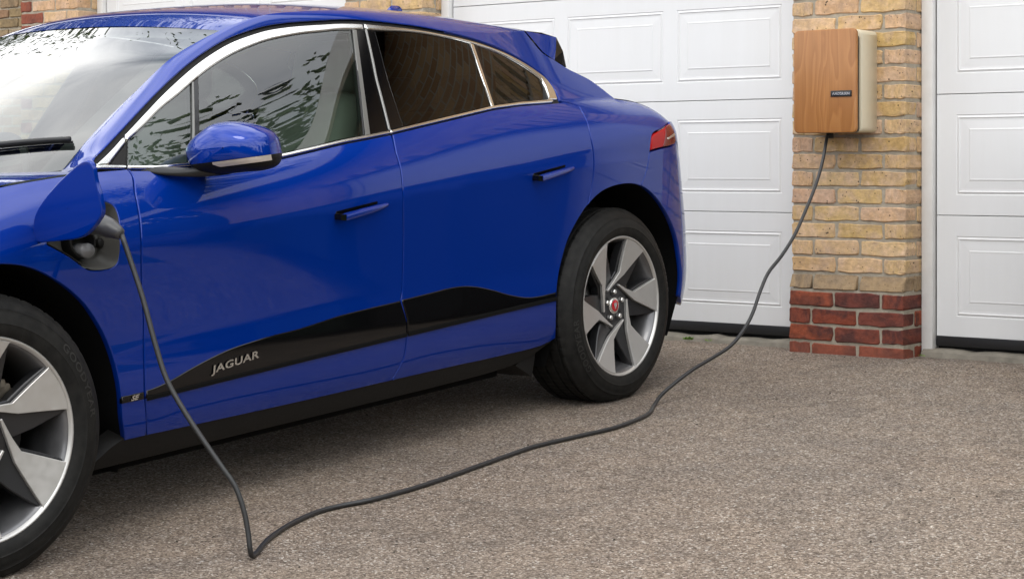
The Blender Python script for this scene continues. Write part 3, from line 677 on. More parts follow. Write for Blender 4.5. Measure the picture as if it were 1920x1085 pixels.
TR = {
'chrome_out': [(0.479,1.030),(0.558,1.070),(0.638,1.112),(0.733,1.162),(0.834,1.214),(0.936,1.263),(1.037,1.308),(1.134,1.346),(1.227,1.377),(1.316,1.399),(1.401,1.416),(1.484,1.426),(1.565,1.432),(1.647,1.436),(1.746,1.440),(1.844,1.439),(1.992,1.428),(2.119,1.416),(2.254,1.398),(2.368,1.380),(2.447,1.364),(2.546,1.339),(2.641,1.305),(2.709,1.271),(2.759,1.233),(2.768,1.195),(2.754,1.155)],
'chrome_in_f': [(0.522,1.027),(0.630,1.089),(0.713,1.129),(0.812,1.178),(0.907,1.218),(1.028,1.272),(1.107,1.304),(1.202,1.337),(1.292,1.362),(1.379,1.382),(1.464,1.395),(1.548,1.405),(1.630,1.411),(1.732,1.418),(1.781,1.418)],
'chrome_in_r': [(1.892,1.416),(2.025,1.412),(2.112,1.406),(2.200,1.395),(2.293,1.382),(2.360,1.370),(2.398,1.362),(2.487,1.343),(2.582,1.312),(2.669,1.271),(2.726,1.233)],
'belt': [(0.479,1.028),(0.583,1.022),(0.700,1.014),(1.207,1.020),(1.355,1.036),(1.501,1.053),(1.612,1.062),(1.737,1.073),(1.858,1.087),(2.053,1.109),(2.315,1.138),(2.485,1.147),(2.666,1.150),(2.751,1.152)],
'bp_glass_f': [(1.783,1.418),(1.612,1.062)],
'bp_gap': [(1.842,1.435),(1.782,1.247),(1.734,1.075)],
'bp_glass_r': [(1.889,1.411),(1.847,1.245),(1.819,1.087)],
'rq_bar': [(2.363,1.370),(2.313,1.129)],
'rq_bar2': [(2.399,1.362),(2.334,1.132)],
'ql_bar': [(0.990,1.254),(0.903,1.107)],
'ql_bar2': [(1.028,1.270),(0.940,1.121)],
'gap_fr_door': [(0.591,1.018),(0.597,0.999),(0.578,0.952),(0.566,0.879),(0.560,0.810),(0.565,0.676),(0.573,0.595),(0.569,0.461),(0.570,0.389),(0.598,0.266)],
'gap_doors': [(1.741,1.065),(1.722,1.004),(1.720,0.947),(1.715,0.877),(1.721,0.701),(1.715,0.548),(1.708,0.514),(1.731,0.453),(1.733,0.405),(1.726,0.329),(1.691,0.257)],
'gap_rr': [(2.862,1.139),(2.820,1.085),(2.804,1.019),(2.810,0.945),(2.807,0.885),(2.793,0.806),(2.777,0.757)],
'gap_bump': [(3.202,0.931),(3.179,0.864),(3.144,0.810)],
'tail': [(3.208,0.937),(3.217,0.994),(3.236,1.007),(3.455,1.041),(3.457,1.016),(3.474,0.968),(3.435,0.952)],
'paint_bot': [(0.510,0.262),(0.595,0.262),(0.768,0.259),(1.240,0.254),(1.698,0.254),(2.016,0.258),(2.263,0.252),(2.529,0.259),(2.602,0.276)],
'rocker_bot': [(0.422,0.206),(1.469,0.193),(2.046,0.198),(2.271,0.197)],
'clad_top': [(0.480,0.396),(0.568,0.397),(0.606,0.402),(0.660,0.412),(0.742,0.434),(0.826,0.454),(0.913,0.470),(1.002,0.479),(1.093,0.486),(1.212,0.491),(1.412,0.509),(1.708,0.521),(1.862,0.530),(1.957,0.535),(2.036,0.534),(2.113,0.524),(2.202,0.503),(2.305,0.474),(2.407,0.454),(2.480,0.451),(2.577,0.454)],
'clad_bot': [(0.481,0.375),(0.571,0.374),(0.656,0.377),(1.209,0.390),(1.408,0.396),(1.730,0.404),(2.573,0.427)],
'arch_f': [(0.070,0.800),(0.126,0.792),(0.185,0.774),(0.245,0.745),(0.306,0.706),(0.357,0.663),(0.402,0.609),(0.434,0.560),(0.457,0.507),(0.470,0.443),(0.478,0.396),(0.495,0.297),(0.510,0.262)],
'arch_r': [(2.609,0.262),(2.580,0.452),(2.612,0.539),(2.657,0.637),(2.715,0.696),(2.771,0.753),(2.784,0.766),(2.869,0.807),(2.995,0.821),(3.116,0.813),(3.218,0.778),(3.327,0.705),(3.406,0.639),(3.461,0.572),(3.489,0.482),(3.516,0.364)],
'port': [(0.453,0.929),(0.475,0.926),(0.486,0.900),(0.485,0.871),(0.480,0.828),(0.473,0.777),(0.454,0.757),(0.393,0.754),(0.364,0.760),(0.299,0.801),(0.232,0.839)],
'handles': [(1.390,0.835),(1.638,0.846),(1.635,0.834),(1.409,0.807),(2.443,0.894),(2.679,0.906),(2.685,0.896),(2.463,0.866)],
'crease': [(0.562,0.806),(0.842,0.818),(1.390,0.843),(1.836,0.866),(2.437,0.902)],
'text': [(0.826,0.418),(1.022,0.439),(1.031,0.414),(0.833,0.414),(0.506,0.389),(0.546,0.390)],
'shoulder': [(2.797,1.147),(3.165,1.144),(3.427,1.130),(3.504,1.064)],
'cpil': [(2.844,1.419),(2.873,1.337),(2.930,1.308),(2.988,1.275),(3.108,1.224),(3.184,1.148)],
}

EX = np.array([.99963235, .02711379, 0]); EY = np.array([-.02707097, .99805355, .05618078]); EZ = np.cross(EX, EY)
CO = np.array([-4.87201, 2.89364, -.24012])
car = empty('electric_car', (0, 0, 0)); tag(car, 'metallic blue electric car plugged in and parked tail first at the garage', 'car')
car.matrix_world = Matrix([[*(float(a) for a in r), float(t)] for r, t in zip(np.stack([EX, EY, EZ], 1), CO)]+[[0, 0, 0, 1]])

def area2(p): x, y = p[:, 0], p[:, 1]; return .5*np.sum(x*np.roll(y, -1)-np.roll(x, -1)*y)
def inset(p, d):
    """closed polygon moved d to its left (inwards when counter-clockwise); also the left normals"""
    e = np.roll(p, -1, 0)-p; e /= np.linalg.norm(e, axis=1)[:, None]+1e-12
    n = np.stack([-e[:, 1], e[:, 0]], 1); m = n+np.roll(n, 1, 0); q = np.linalg.norm(m, axis=1)[:, None]; m = m/np.maximum(q, 1e-6)
    k = 1/np.maximum((m*n).sum(1), .55)
    return p+m*(d*k)[:, None], m
def dedupe(p, tol=1.5e-3):
    out = [p[0]]
    for q in p[1:]:
        if np.linalg.norm(q-out[-1]) > tol: out.append(q)
    if np.linalg.norm(out[0]-out[-1]) <= tol: out.pop()
    return np.array(out)
def loop(*segs, step=.012):
    """closed outline from smooth segments, corners where segments join"""
    return dedupe(np.vstack([catmull(np.array(s), step) if len(s) > 1 else np.array(s, float) for s in segs]))
def inside(pts, poly):
    x, y = pts[:, 0], pts[:, 1]; c = np.zeros(len(pts), bool); a = poly; b = np.roll(poly, -1, 0)
    for (x0, y0), (x1, y1) in zip(a, b):
        if y0 == y1: continue
        h = ((y0 > y) != (y1 > y)) & (x < (x1-x0)*(y-y0)/(y1-y0)+x0); c ^= h
    return c
def panel_mesh(poly, holes=(), d=0.0, gap=.002, r=.003, fl=.016, step=.016, surf=P, snorm=N):
    poly = dedupe(np.asarray(poly, float)); poly = poly if area2(poly) > 0 else poly[::-1]
    loops = [poly]+[(lambda q: q if area2(q) < 0 else q[::-1])(dedupe(np.asarray(h, float))) for h in holes]
    r0 = [inset(q, gap+r) for q in loops]; r1 = [inset(q, gap)[0] for q in loops]
    V, E, off = [], [], []
    for q, _ in r0:
        o = len(V); off.append(o); V += [Vector((float(a), float(b))) for a, b in q]; n = len(q); E += [(o+i, o+(i+1) % n) for i in range(n)]
    lo, hi = poly.min(0), poly.max(0)
    gs, gz_ = np.meshgrid(np.arange(lo[0], hi[0], step), np.arange(lo[1], hi[1], step)); g = np.stack([gs.ravel(), gz_.ravel()], 1)
    g[:, 0] += (np.round((g[:, 1]-lo[1])/step) % 2)*step*.5
    big, _ = inset(poly, gap+r+step*.45); ok = inside(g, big)
    for q in loops[1:]: ok &= ~inside(g, inset(q, gap+r+step*.45)[0])
    # keep clear of every boundary
    bd = np.vstack([q for q, _ in r0])
    if ok.any():
        gi = g[ok]; dmin = np.full(len(gi), 9.0)
        for i in range(0, len(bd), 256): dmin = np.minimum(dmin, np.linalg.norm(gi[:, None]-bd[None, i:i+256], axis=2).min(1))
        V += [Vector((float(a), float(b))) for a, b in gi[dmin > step*.4]]
    vo, eo, fo, ov, oe, of = delaunay_2d_cdt(V, E, [], 0, 1e-6)
    UV = np.array([(v.x, v.y) for v in vo]); F = np.array(fo)
    c = UV[F].mean(1); ok = inside(c, r0[0][0])
    for q, _ in r0[1:]: ok &= ~inside(c, q)
    F = F[ok]
    mp = {}
    for k, l in enumerate(ov):
        for i in l: mp[i] = k
    pos = surf(UV[:, 0], UV[:, 1]); nn = snorm(UV[:, 0], UV[:, 1]); pos = pos+nn*d
    faces = [tuple(t) for t in F]; verts = [pos]; norms = [nn]; base = len(UV)
    e = 1e-3
    for (q0, m), q1, o in zip(r0, r1, off):
        n = len(q1); ns = snorm(q1[:, 0], q1[:, 1]); ps = surf(q1[:, 0], q1[:, 1])
        o3 = surf(q1[:, 0]-m[:, 0]*e, q1[:, 1]-m[:, 1]*e)-ps; o3 -= ns*(o3*ns).sum(1)[:, None]; o3 /= np.linalg.norm(o3, axis=1)[:, None]+1e-9
        a = ps+ns*(d-r); b = ps+ns*(d-r-fl)
        n1 = ns*.45+o3; n1 /= np.linalg.norm(n1, axis=1)[:, None]
        verts += [a, b]; norms += [n1, o3]
        i0 = [mp.get(o+i, 0) for i in range(n)]
        for i in range(n):
            j = (i+1) % n
            faces.append((i0[j], i0[i], base+i, base+j)); faces.append((base+j, base+i, base+n+i, base+n+j))
        base += 2*n
    Vv = np.vstack(verts); Nn = np.vstack(norms)
    faces = [f for f in faces if len(set(f)) == len(f)]
    return Vv, faces, Nn
MIRX = np.array([-1, 1, 1.])
def both(name, Vv, F, Nn, mat, parent, labels=(None, None), smooth=True):
    """the piece on the left side and its mirror image on the right; parent = root or (left, right)"""
    pl, pr = parent if isinstance(parent, tuple) else (parent, parent)
    Vv = np.asarray(Vv, float)
    a = link(name, mesh(name, Vv, F, smooth, Nn), mat, pl)
    b = link(name, mesh(name, Vv*MIRX, [tuple(f)[::-1] for f in F], smooth, None if Nn is None else Nn*MIRX), mat, pr)
    for o, l in ((a, labels[0]), (b, labels[1])):
        if l: o['label'] = l
    return a, b
def panel(name, poly, mat, parent=car, labels=(None, None), **k):
    return both(name, *panel_mesh(poly, **k), mat, parent, labels)
def bmboth(name, bm, mat, parent, ang=40):
    me = bm_mesh(name, bm, ang=ang); Vv = np.array([v.co for v in me.vertices]); F = [tuple(p.vertices) for p in me.polygons]
    pl, pr = parent if isinstance(parent, tuple) else (parent, parent)
    a = link(name, me, mat, pl); m2 = mesh(name, Vv*MIRX, [f[::-1] for f in F], True); m2.set_sharp_from_angle(angle=math.radians(ang))
    return a, link(name, m2, mat, pr)

T = {k: np.array(v) for k, v in TR.items()}
def offc(c, d):
    t = np.gradient(c, axis=0); t /= np.linalg.norm(t, axis=1)[:, None]; return c+np.stack([-t[:, 1], t[:, 0]], 1)*d
co = catmull(T['chrome_out'], .02); co2 = offc(co, .0125)              # outside edge of the dark gap
belt = lambda s: np.interp(s, T['belt'][:, 0], T['belt'][:, 1])
def beltline(a, b, dz): 
    n = max(2, int(abs(b-a)/.05)); ss = np.linspace(a, b, n); return [(s, belt(s)+dz) for s in ss]
gf, gd, gr = T['gap_fr_door'], T['gap_doors'], T['gap_rr']
pb = T['paint_bot']; pbz = lambda s: float(np.interp(s, pb[:, 0], pb[:, 1]))
archf = catmull(np.array([(.515, .262), (.490, .330), (.479, .396), (.471, .443), (.455, .507), (.432, .560), (.400, .610), (.356, .663), (.305, .706), (.244, .745), (.185, .774), (.126, .792), (.06, .801), (0, .803), (-.06, .801), (-.126, .792), (-.185, .774), (-.244, .745), (-.305, .706), (-.356, .663), (-.400, .610), (-.432, .560), (-.455, .507), (-.471, .443), (-.479, .396), (-.490, .33), (-.50, .262)]), .012)
archr = catmull(np.array([(2.604, .276), (2.584, .36), (2.582, .452), (2.608, .539), (2.655, .638), (2.713, .704), (2.776, .757), (2.868, .803), (2.994, .821), (3.115, .812), (3.217, .776), (3.320, .709), (3.398, .639), (3.452, .568), (3.486, .483), (3.505, .40), (3.512, .33)]), .012)
ib = int(np.argmin(np.linalg.norm(archr-[2.776, .757], axis=1))); ibm = int(np.argmin(np.linalg.norm(archr-[3.144, .805], axis=1)))
beltD = -.007

# ---- painted panels
port = np.array([(.232, .839), (.299, .801), (.364, .760), (.392, .754), (.430, .753), (.454, .757), (.469, .768), (.475, .785), (.480, .828), (.487, .871), (.488, .902), (.482, .920), (.466, .930), (.440, .934), (.40, .928), (.33, .902), (.262, .872), (.236, .855)])
portc = catmull(np.vstack([port, port[:1]]), .008)[:-1]
fender = loop([(-.48, .30)], archf[::-1][1:-1], [(.515, .262), (.594, .262)], gf[::-1], [(.585, 1.018), (.45, 1.016), (.2, 1.0), (-.1, .965), (-.35, .93), (-.48, .905)], [(-.48, .905), (-.49, .6), (-.48, .30)])
wing = panel('front_wing', fender, PAINT, holes=[portc], labels=('blue front wing with the open charging port', None))
fdoor = loop([(gf[-1][0], gf[-1][1])], [(.60, .262), (.768, .259), (1.24, .254), (1.691, .254)], gd[::-1], beltline(1.735, .6, beltD), gf[:-1])
fd = panel('front_door', fdoor, PAINT)
rdoor = loop([(1.691, .254), (2.016, .254), (2.263, .253), (2.529, .259), (2.604, .276)], archr[1:ib], gr[::-1][:-1], [(2.845, 1.122), (2.82, 1.139), (2.775, 1.147)], beltline(2.75, 1.745, beltD), gd[1:])
rd = panel('rear_door', rdoor, PAINT)
k2 = int(np.argmin(abs(co2[:, 0]-2.25)+100*(co2[:, 1] < 1.3)))
Lz = lambda y: np.interp(y, [2.25, 2.55, 2.859], [co2[k2][1], 1.405, 1.419])
quarter = loop(archr[ib:ibm+1], [(3.144, .81), (3.178, .864), (3.202, .931)], [(3.205, .937), (3.217, .994), (3.236, 1.009), (3.30, 1.022), (3.40, 1.038), (3.456, 1.045)], [(3.456, 1.05), (3.40, 1.10), (3.30, 1.132), (3.184, 1.148)],
               T['cpil'][::-1], [(2.859, 1.424), (2.7, float(Lz(2.7))+.007), (2.55, float(Lz(2.55))+.007), (2.4, float(Lz(2.4))+.007), (2.25, float(co2[k2][1])+.004)], co2[k2:], [(2.77, 1.150), (2.82, 1.139), (2.845, 1.122)], gr[1:])
qp = panel('rear_quarter_panel', quarter, PAINT, gap=.0012, r=.0025)
SE = 4.45
bump = loop([(3.144, .81), (3.178, .864), (3.202, .931)], [(3.21, .936), (3.30, .945), (3.435, .952), (3.474, .968)], [(3.50, .962), (3.62, .90), (3.80, .80), (SE, .78)], [(SE, .30), (3.6, .285), (3.512, .33)], archr[ibm:][::-1])
rb = panel('rear_bumper', bump, PAINT)
panel('tailgate', loop([(3.476, .972), (3.462, 1.016), (3.458, 1.048)], [(3.46, 1.052), (3.7, 1.05), (SE, 1.06)], [(SE, .785), (3.80, .805), (3.62, .905), (3.50, .966)]), PAINT)
tl = panel('tail_light', loop([(3.208, .940), (3.219, .993), (3.237, 1.006)], [(3.30, 1.020), (3.40, 1.037), (3.455, 1.042)], [(3.458, 1.016), (3.473, .970)], [(3.435, .955), (3.30, .948), (3.212, .940)]), REDLENS, d=.002, r=.004, labels=('red tail light at the rear corner', None))
both('smoked_lens', *panel_mesh(loop([(3.30, .952), (3.345, 1.024)], [(3.40, 1.034), (3.452, 1.038)], [(3.456, 1.01), (3.467, .972)], [(3.44, .959), (3.36, .954)]), d=.0045, gap=0, r=.001, fl=.002), REDDARK, tl)
both('light_strip', *panel_mesh(loop([(3.345, .985), (3.45, 1.000)], [(3.457, .992), (3.345, .978)]), d=.007, gap=0, r=.001, fl=.003), WHITEMETAL, tl)
# front end (outside the frame, built so that the car is whole)
SF = -1.32
panel('front_bumper', loop([(-.482, .30), (-.492, .6), (-.482, .905)], [(-.6, .885), (-.9, .86), (SF, .85)], [(SF, .25), (-.9, .24), (-.56, .26)]), PAINT, holes=[loop([(SF+.02, .40), (-.98, .42), (-.93, .55), (-.97, .70), (SF+.02, .74)]), loop([(-.52, .70), (-.56, .80), (-.86, .79), (-.90, .72), (-.70, .68)])])
panel('grille', loop([(SF, .39), (-.97, .41), (-.92, .55), (-.96, .71), (SF, .75)]), BLACKGLOSS, d=-.02, r=.001)
panel('headlight', loop([(-.515, .695), (-.555, .805), (-.865, .795), (-.905, .715), (-.70, .675)]), LAMPGLASS, d=-.004, r=.001)
panel('headlight_bowl', loop([(-.51, .69), (-.55, .81), (-.87, .80), (-.91, .71), (-.70, .67)]), CHROME, d=-.05, r=.001)
# inner shell that closes the gaps, dark sills
shell = loop([(.52, .25), (2.56, .25)], [(2.55, .45), (2.60, .62), (2.75, .79), (2.99, .85), (3.25, .80), (3.42, .68), (3.5, .5)], [(3.55, .32), (4.3, .32)], [(4.3, 1.0), (3.4, 1.03), (2.86, 1.13)], [(2.7, 1.125), (2.3, 1.10), (1.74, 1.04), (1.0, .99), (.5, .99), (0, .95), (-.45, .88)], [(-.5, .5), (-.52, .35)], [(-.5, .42), (-.44, .6), (-.3, .74), (0, .835), (.3, .74), (.44, .6), (.5, .42)])
panel('inner_shell', shell, LINER, d=-.035, r=.001, holes=[portc+0], step=.04)
rk = [(.42, .19), (1.0, .188), (1.469, .187), (2.046, .190), (2.30, .197), (2.45, .215), (2.58, .262)]
sill = loop([(.40, .205)], rk, [(2.60, .278), (2.50, .268), (2.263, .262), (2.016, .263), (1.24, .264), (.768, .269), (.52, .272)], [(.47, .25), (.42, .215)])
panel('sill', sill, PLASTIC, d=-.004, gap=0, r=.002, fl=.06, labels=('dark grey plastic sill below the doors', None))
# gloss black lower cladding
ct, cbm = T['clad_top'], T['clad_bot']; cz = lambda s: float(np.interp(s, cbm[:, 0], cbm[:, 1]))
both('cladding', *panel_mesh(loop([(.481, .375), (.566, .3745)], [(.564, .397), (.481, .396)]), d=.004, gap=.001, r=.002, fl=.01), BLACKGLOSS, wing)
i1 = [p for p in ct if .575 < p[0] < 1.706]
both('cladding', *panel_mesh(loop([(.574, cz(.574)), (.656, .377), (1.209, .390), (1.408, .396), (1.7285, cz(1.7285))], [(1.7285, .455), (1.706, .514), (1.7015, .5215)], [(1.69, .5205)]+i1[::-1]+[(.574, .3985)]), d=.004, gap=.001, r=.003, fl=.01), BLACKGLOSS, fd)
i2 = [p for p in ct if p[0] > 1.72]
both('cladding', *panel_mesh(loop([(1.733, cz(1.733)), (2.1, cz(2.1)), (2.573, .427)], [(2.574, .4535)], i2[::-1]+[(1.712, .523)], [(1.712, .514), (1.733, .455)]), d=.004, gap=.001, r=.003, fl=.01), BLACKGLOSS, rd)
lw_ = lambda a, b, w: loop([(a, cz(a)-.004), (b, cz(b)-.004)], [(b, cz(b)+w), (a, cz(a)+w)])
both('cladding_gap_shade', *panel_mesh(lw_(.575, 1.727, .008), d=.0085, gap=0, r=.001, fl=.004), LINER, fd)  # proud matte black strip for the shadowed gap under the cladding
both('cladding_gap_shade', *panel_mesh(lw_(1.735, 2.572, .010), d=.0085, gap=0, r=.001, fl=.004), LINER, rd)

# ---- side windows, bright surround
cif, cir = T['chrome_in_f'], T['chrome_in_r']
def between(c, a, b): return [tuple(p) for p in c if a < p[0] < b]
at = lambda c, s: (s, float(np.interp(s, c[:, 0], c[:, 1])))
BT = .004                                                              # bottom of the glass above the belt trace
g_front = loop(beltline(.876, 1.612, BT), [(1.612, 1.066), (1.70, 1.245), (1.780, 1.418)], [(1.780, 1.418)]+between(cif, 1.03, 1.775)[::-1]+[at(cif, 1.026)], [(1.024, 1.270), (.936, 1.121), (.876, 1.020)])
g_ql = loop(beltline(.600, .836, BT), [(.842, 1.018), (.900, 1.107), (.984, 1.252)], between(cif, .66, .975)[::-1]+[at(cif, .645)], [(.640, 1.094), (.618, 1.055), (.600, 1.026)])
g_rear = loop(beltline(1.818, 2.312, BT), [(2.313, 1.14), (2.340, 1.26), (2.360, 1.370)], [(2.360, 1.370)]+between(cir, 1.90, 2.35)[::-1]+[(1.889, 1.415)], [(1.887, 1.411), (1.842, 1.245), (1.818, 1.091)])
g_rq = loop(beltline(2.336, 2.655, BT), [(2.665, 1.162), (2.712, 1.21), (2.722, 1.232)], [(2.722, 1.232)]+between(cir, 2.41, 2.70)[::-1]+[(2.399, 1.362)], [(2.398, 1.36), (2.366, 1.25), (2.336, 1.143)])
gk = dict(d=-.004, gap=0, r=.001, fl=.004)
both('side_window', *panel_mesh(g_front, **gk), GLASS, fd)
both('quarter_light', *panel_mesh(g_ql, **gk), GLASS, fd)
both('side_window', *panel_mesh(g_rear, **gk), PRIVACY, rd)
both('quarter_light', *panel_mesh(g_rq, **gk), PRIVACY, rd)
# dark rubber channel round all the panes
ring = loop(beltline(.49, 2.76, -.006), [tuple(p) for p in co2[::-1]])
both('window_channel', *panel_mesh(ring, holes=[inset(g, .006)[0] if area2(g) > 0 else inset(g[::-1], .006)[0] for g in (g_front, g_ql, g_rear, g_rq)], d=-.0075, gap=0, r=.001, fl=.01), RUBBER, car)
# bright surround: front sail, front door arc, rear door arc
ck = dict(d=.004, gap=.0008, r=.004, fl=.012)
coT = T['chrome_out']
both('window_trim', *panel_mesh(loop([(.480, 1.029), (.528, 1.029)], [(.528, 1.029), (.627, 1.089)], [(.628, 1.107), (.556, 1.068), (.480, 1.031)]), **ck), CHROME, wing)
both('window_trim', *panel_mesh(loop([(.632, 1.092)]+between(cif, .64, 1.775)+[(1.781, 1.418), (1.835, 1.419)], [(1.8415, 1.437)], [(1.8415, 1.4385)]+between(coT, .64, 1.835)[::-1]+[(.634, 1.1105)]), **ck), CHROME, fd)
both('window_trim', *panel_mesh(loop([(1.848, 1.4185), (1.891, 1.4165)]+between(cir, 1.9, 2.72)+[(2.725, 1.233)], [(2.722, 1.205), (2.700, 1.165), (2.676, 1.153)], [(2.70, 1.1535), (2.752, 1.153)], between(coT, 2.0, 2.766)[::-1][0:0]+[tuple(p) for p in coT[::-1] if p[0] > 1.85]+[(1.848, 1.4385)]), **ck), CHROME, rd)
def strip(pts_lo, pts_hi): return loop(pts_lo, pts_hi[::-1])
both('belt_trim', *panel_mesh(strip(beltline(.484, .588, -.005), beltline(.484, .588, .004)), d=.005, gap=.0005, r=.002, fl=.01), CHROME, wing)
both('belt_trim', *panel_mesh(strip(beltline(.596, 1.735, -.005), beltline(.596, 1.735, .004)), d=.005, gap=.0005, r=.002, fl=.01), CHROME, fd)
both('belt_trim', *panel_mesh(strip(beltline(1.742, 2.71, -.005), beltline(1.742, 2.71, .004)), d=.005, gap=.0005, r=.002, fl=.01), CHROME, rd)
# pillar covers
bf0, bf1 = np.array([1.612, 1.066]), np.array([1.781, 1.4175])
gl = lambda t: np.array([np.interp(t, [0, .5, 1], [1.734, 1.777, 1.838]), np.interp(t, [0, .5, 1], [1.077, 1.247, 1.4175])])
both('pillar_cover', *panel_mesh(loop([tuple(bf0), tuple(gl(0)-[.003, 0])], [tuple(gl(t)-[.003, 0]) for t in np.linspace(0, 1, 8)], [tuple(bf1)], [tuple(bf1+(bf0-bf1)*t) for t in np.linspace(0, 1, 8)]), d=.001, gap=.001, r=.002, fl=.008), BLACKGLOSS, fd)
both('pillar_seal', *panel_mesh(loop([tuple(bf0+[.006, 0]), tuple(bf0+[.030, .002])], [tuple(bf1+[.018, -.001]), tuple(bf1)]), d=.004, gap=0, r=.002, fl=.004), simple('grey_pillar_seal', (.20, .20, .19), .35, .6), fd)
both('pillar_cover', *panel_mesh(loop([tuple(gl(0)+[.004, .002]), (1.815, 1.089)], [(1.815, 1.089), (1.839, 1.245), (1.886, 1.4145)], [tuple(gl(1)+[.006, 0])], [tuple(gl(t)+[.004, 0]) for t in np.linspace(1, 0, 8)]), d=.001, gap=.001, r=.002, fl=.008), BLACKGLOSS, rd)
both('pillar_seal', *panel_mesh(loop([tuple(gl(t)+[.003, .001]) for t in np.linspace(0, 1, 9)], [tuple(gl(t)+[.012, .001]) for t in np.linspace(1, 0, 9)]), d=.004, gap=0, r=.002, fl=.004), simple('door_edge_seal', (.30, .30, .29), .35, .6), rd)
both('window_bar', *panel_mesh(loop([(2.314, 1.136), (2.327, 1.138)], [(2.380, 1.364), (2.363, 1.370)]), d=.003, gap=0, r=.002, fl=.006), CHROME, rd)
both('window_bar', *panel_mesh(loop([(2.327, 1.138), (2.337, 1.139)], [(2.398, 1.361), (2.381, 1.364)]), d=.002, gap=0, r=.001, fl=.006), BLACKGLOSS, rd)
both('window_bar', *panel_mesh(loop([(.842, 1.016), (.876, 1.016)], [(.936, 1.121), (1.024, 1.270)], [(.986, 1.254), (.900, 1.107)]), d=.001, gap=0, r=.002, fl=.006), BLACKGLOSS, fd)
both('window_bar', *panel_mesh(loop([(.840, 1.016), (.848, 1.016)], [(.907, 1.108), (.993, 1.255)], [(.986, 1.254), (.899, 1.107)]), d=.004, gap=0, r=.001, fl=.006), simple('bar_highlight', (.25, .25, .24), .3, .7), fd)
both('mirror_sail', *panel_mesh(loop([(.530, 1.026), (.589, 1.023)], [(.612, 1.055), (.632, 1.090)]), d=.0, gap=.001, r=.002, fl=.006), RUBBER, wing)

# ---- A-pillar and cant rail: rounded strip from the window surround to screen / roof
U = np.array([(.730, .390, 1.006), (.705, .478, 1.018), (.685, .584, 1.092), (.662, .712, 1.171), (.648, .812, 1.230), (.625, .982, 1.329), (.612, 1.105, 1.378), (.605, 1.215, 1.415), (.60, 1.32, 1.445), (.60, 1.435, 1.468), (.60, 1.605, 1.481), (.60, 1.80, 1.487), (.60, 2.0, 1.484), (.60, 2.179, 1.477), (.602, 2.4, 1.462), (.605, 2.599, 1.444)])
endp = P(2.859, 1.419); U = np.vstack([U, endp]); Uc = catmull(U, .02)
yl = np.linspace(.40, 2.859, 160)
m_ = co2[:, 0] < 2.25
lowz = np.where(yl < 2.25, np.interp(yl, co2[m_][:, 0], co2[m_][:, 1]), Lz(yl)); lowz = np.where(yl < .478, np.interp(yl, [.40, .478], [1.014, 1.036]), lowz)
order = np.argsort(Uc[:, 1]); ux = np.interp(yl, Uc[order, 1], Uc[order, 0]); uz = np.interp(yl, Uc[order, 1], Uc[order, 2])
G = []
for i, y in enumerate(yl):
    p0 = P(y, lowz[i]); p2 = np.array([ux[i], y, uz[i]])
    dlt = p2-p0; L_ = np.linalg.norm(dlt); n_ = np.array([dlt[2], 0, -dlt[0]]); n_ /= np.linalg.norm(n_)+1e-9
    if n_[2]+n_[0] < 0: n_ = -n_
    b = float(np.interp(y, [.4, .6, 1.2, 1.8, 2.3, 2.86], [.02, .20, .24, .24, .10, .02]))
    p1 = (p0+p2)/2+n_*L_*b*.9
    G.append([((1-t)**2)*p0+2*t*(1-t)*p1+t*t*p2 for t in np.linspace(0, 1, 12)])
G = np.array(G); lip = G[:, 0]-np.array([.012, 0, 0.0]); G2 = np.concatenate([lip[:, None], G], 1)
both('roof_rail', G2.reshape(-1, 3), grid_faces(*G2.shape[:2], flip=False), None, PAINT, car)

# ---- surfaces lofted across the car
def loft(E, Cn, nu=41, p=2.2, umax=1.0):
    E, Cn = np.asarray(E, float), np.asarray(Cn, float); u = np.linspace(-umax, umax, nu); a = np.abs(u)**p
    X = E[:, None, 0]*u[None]; Y = Cn[:, None, 1]+(E[:, None, 1]-Cn[:, None, 1])*a; Z = Cn[:, None, 2]+(E[:, None, 2]-Cn[:, None, 2])*a
    return np.stack([X, Y, Z], -1)
def interp_c(c, n):
    c = catmull(np.asarray(c, float), .01); L = np.concatenate([[0], np.cumsum(np.linalg.norm(np.diff(c, axis=0), axis=1))]); t = np.linspace(0, L[-1], n)
    return np.stack([np.interp(t, L, c[:, k]) for k in range(3)], 1)
n = 40
E1 = interp_c(U[1:8], n); C1 = interp_c([(0, .30, .985), (0, .52, 1.118), (0, .80, 1.283), (0, 1.0, 1.388), (0, 1.12, 1.445)], n)
link('windscreen', grid_mesh('windscreen', loft(E1, C1)), SCREEN, car)
# dark frit band along the screen edges (printed on the glass)
frit = loft(E1, C1); Gl = frit[:, :4]; Gr = frit[:, -4:]
both('screen_frit', (frit[:, -3:]-np.array([0, -.003, .006])).reshape(-1, 3), grid_faces(n, 3), None, simple('frit_black', (.05, .05, .05), .5), car)
E2 = interp_c(U[7:], 60); C2 = interp_c([(0, 1.125, 1.449), (0, 1.3, 1.497), (0, 1.6, 1.528), (0, 1.85, 1.536), (0, 2.2, 1.530), (0, 2.6, 1.508), (0, 2.8, 1.490), (0, 2.97, 1.470)], 60)
RG = loft(E2, C2)
link('roof', grid_mesh('roof', RG), PAINT, car)
link('headlining', grid_mesh('headlining', loft(E2, C2)-np.array([0, 0, .035]), flip=True), HEADLINE, car)
cp = np.array([P(*q) for q in T['cpil']]); E3 = interp_c(cp, 24); C3 = interp_c([(0, 2.97, 1.455), (0, 3.05, 1.40), (0, 3.2, 1.29), (0, 3.36, 1.17)], 24)
link('rear_window', grid_mesh('rear_window', loft(E3, C3)-np.array([0, 0, .004])), PRIVACY, car)
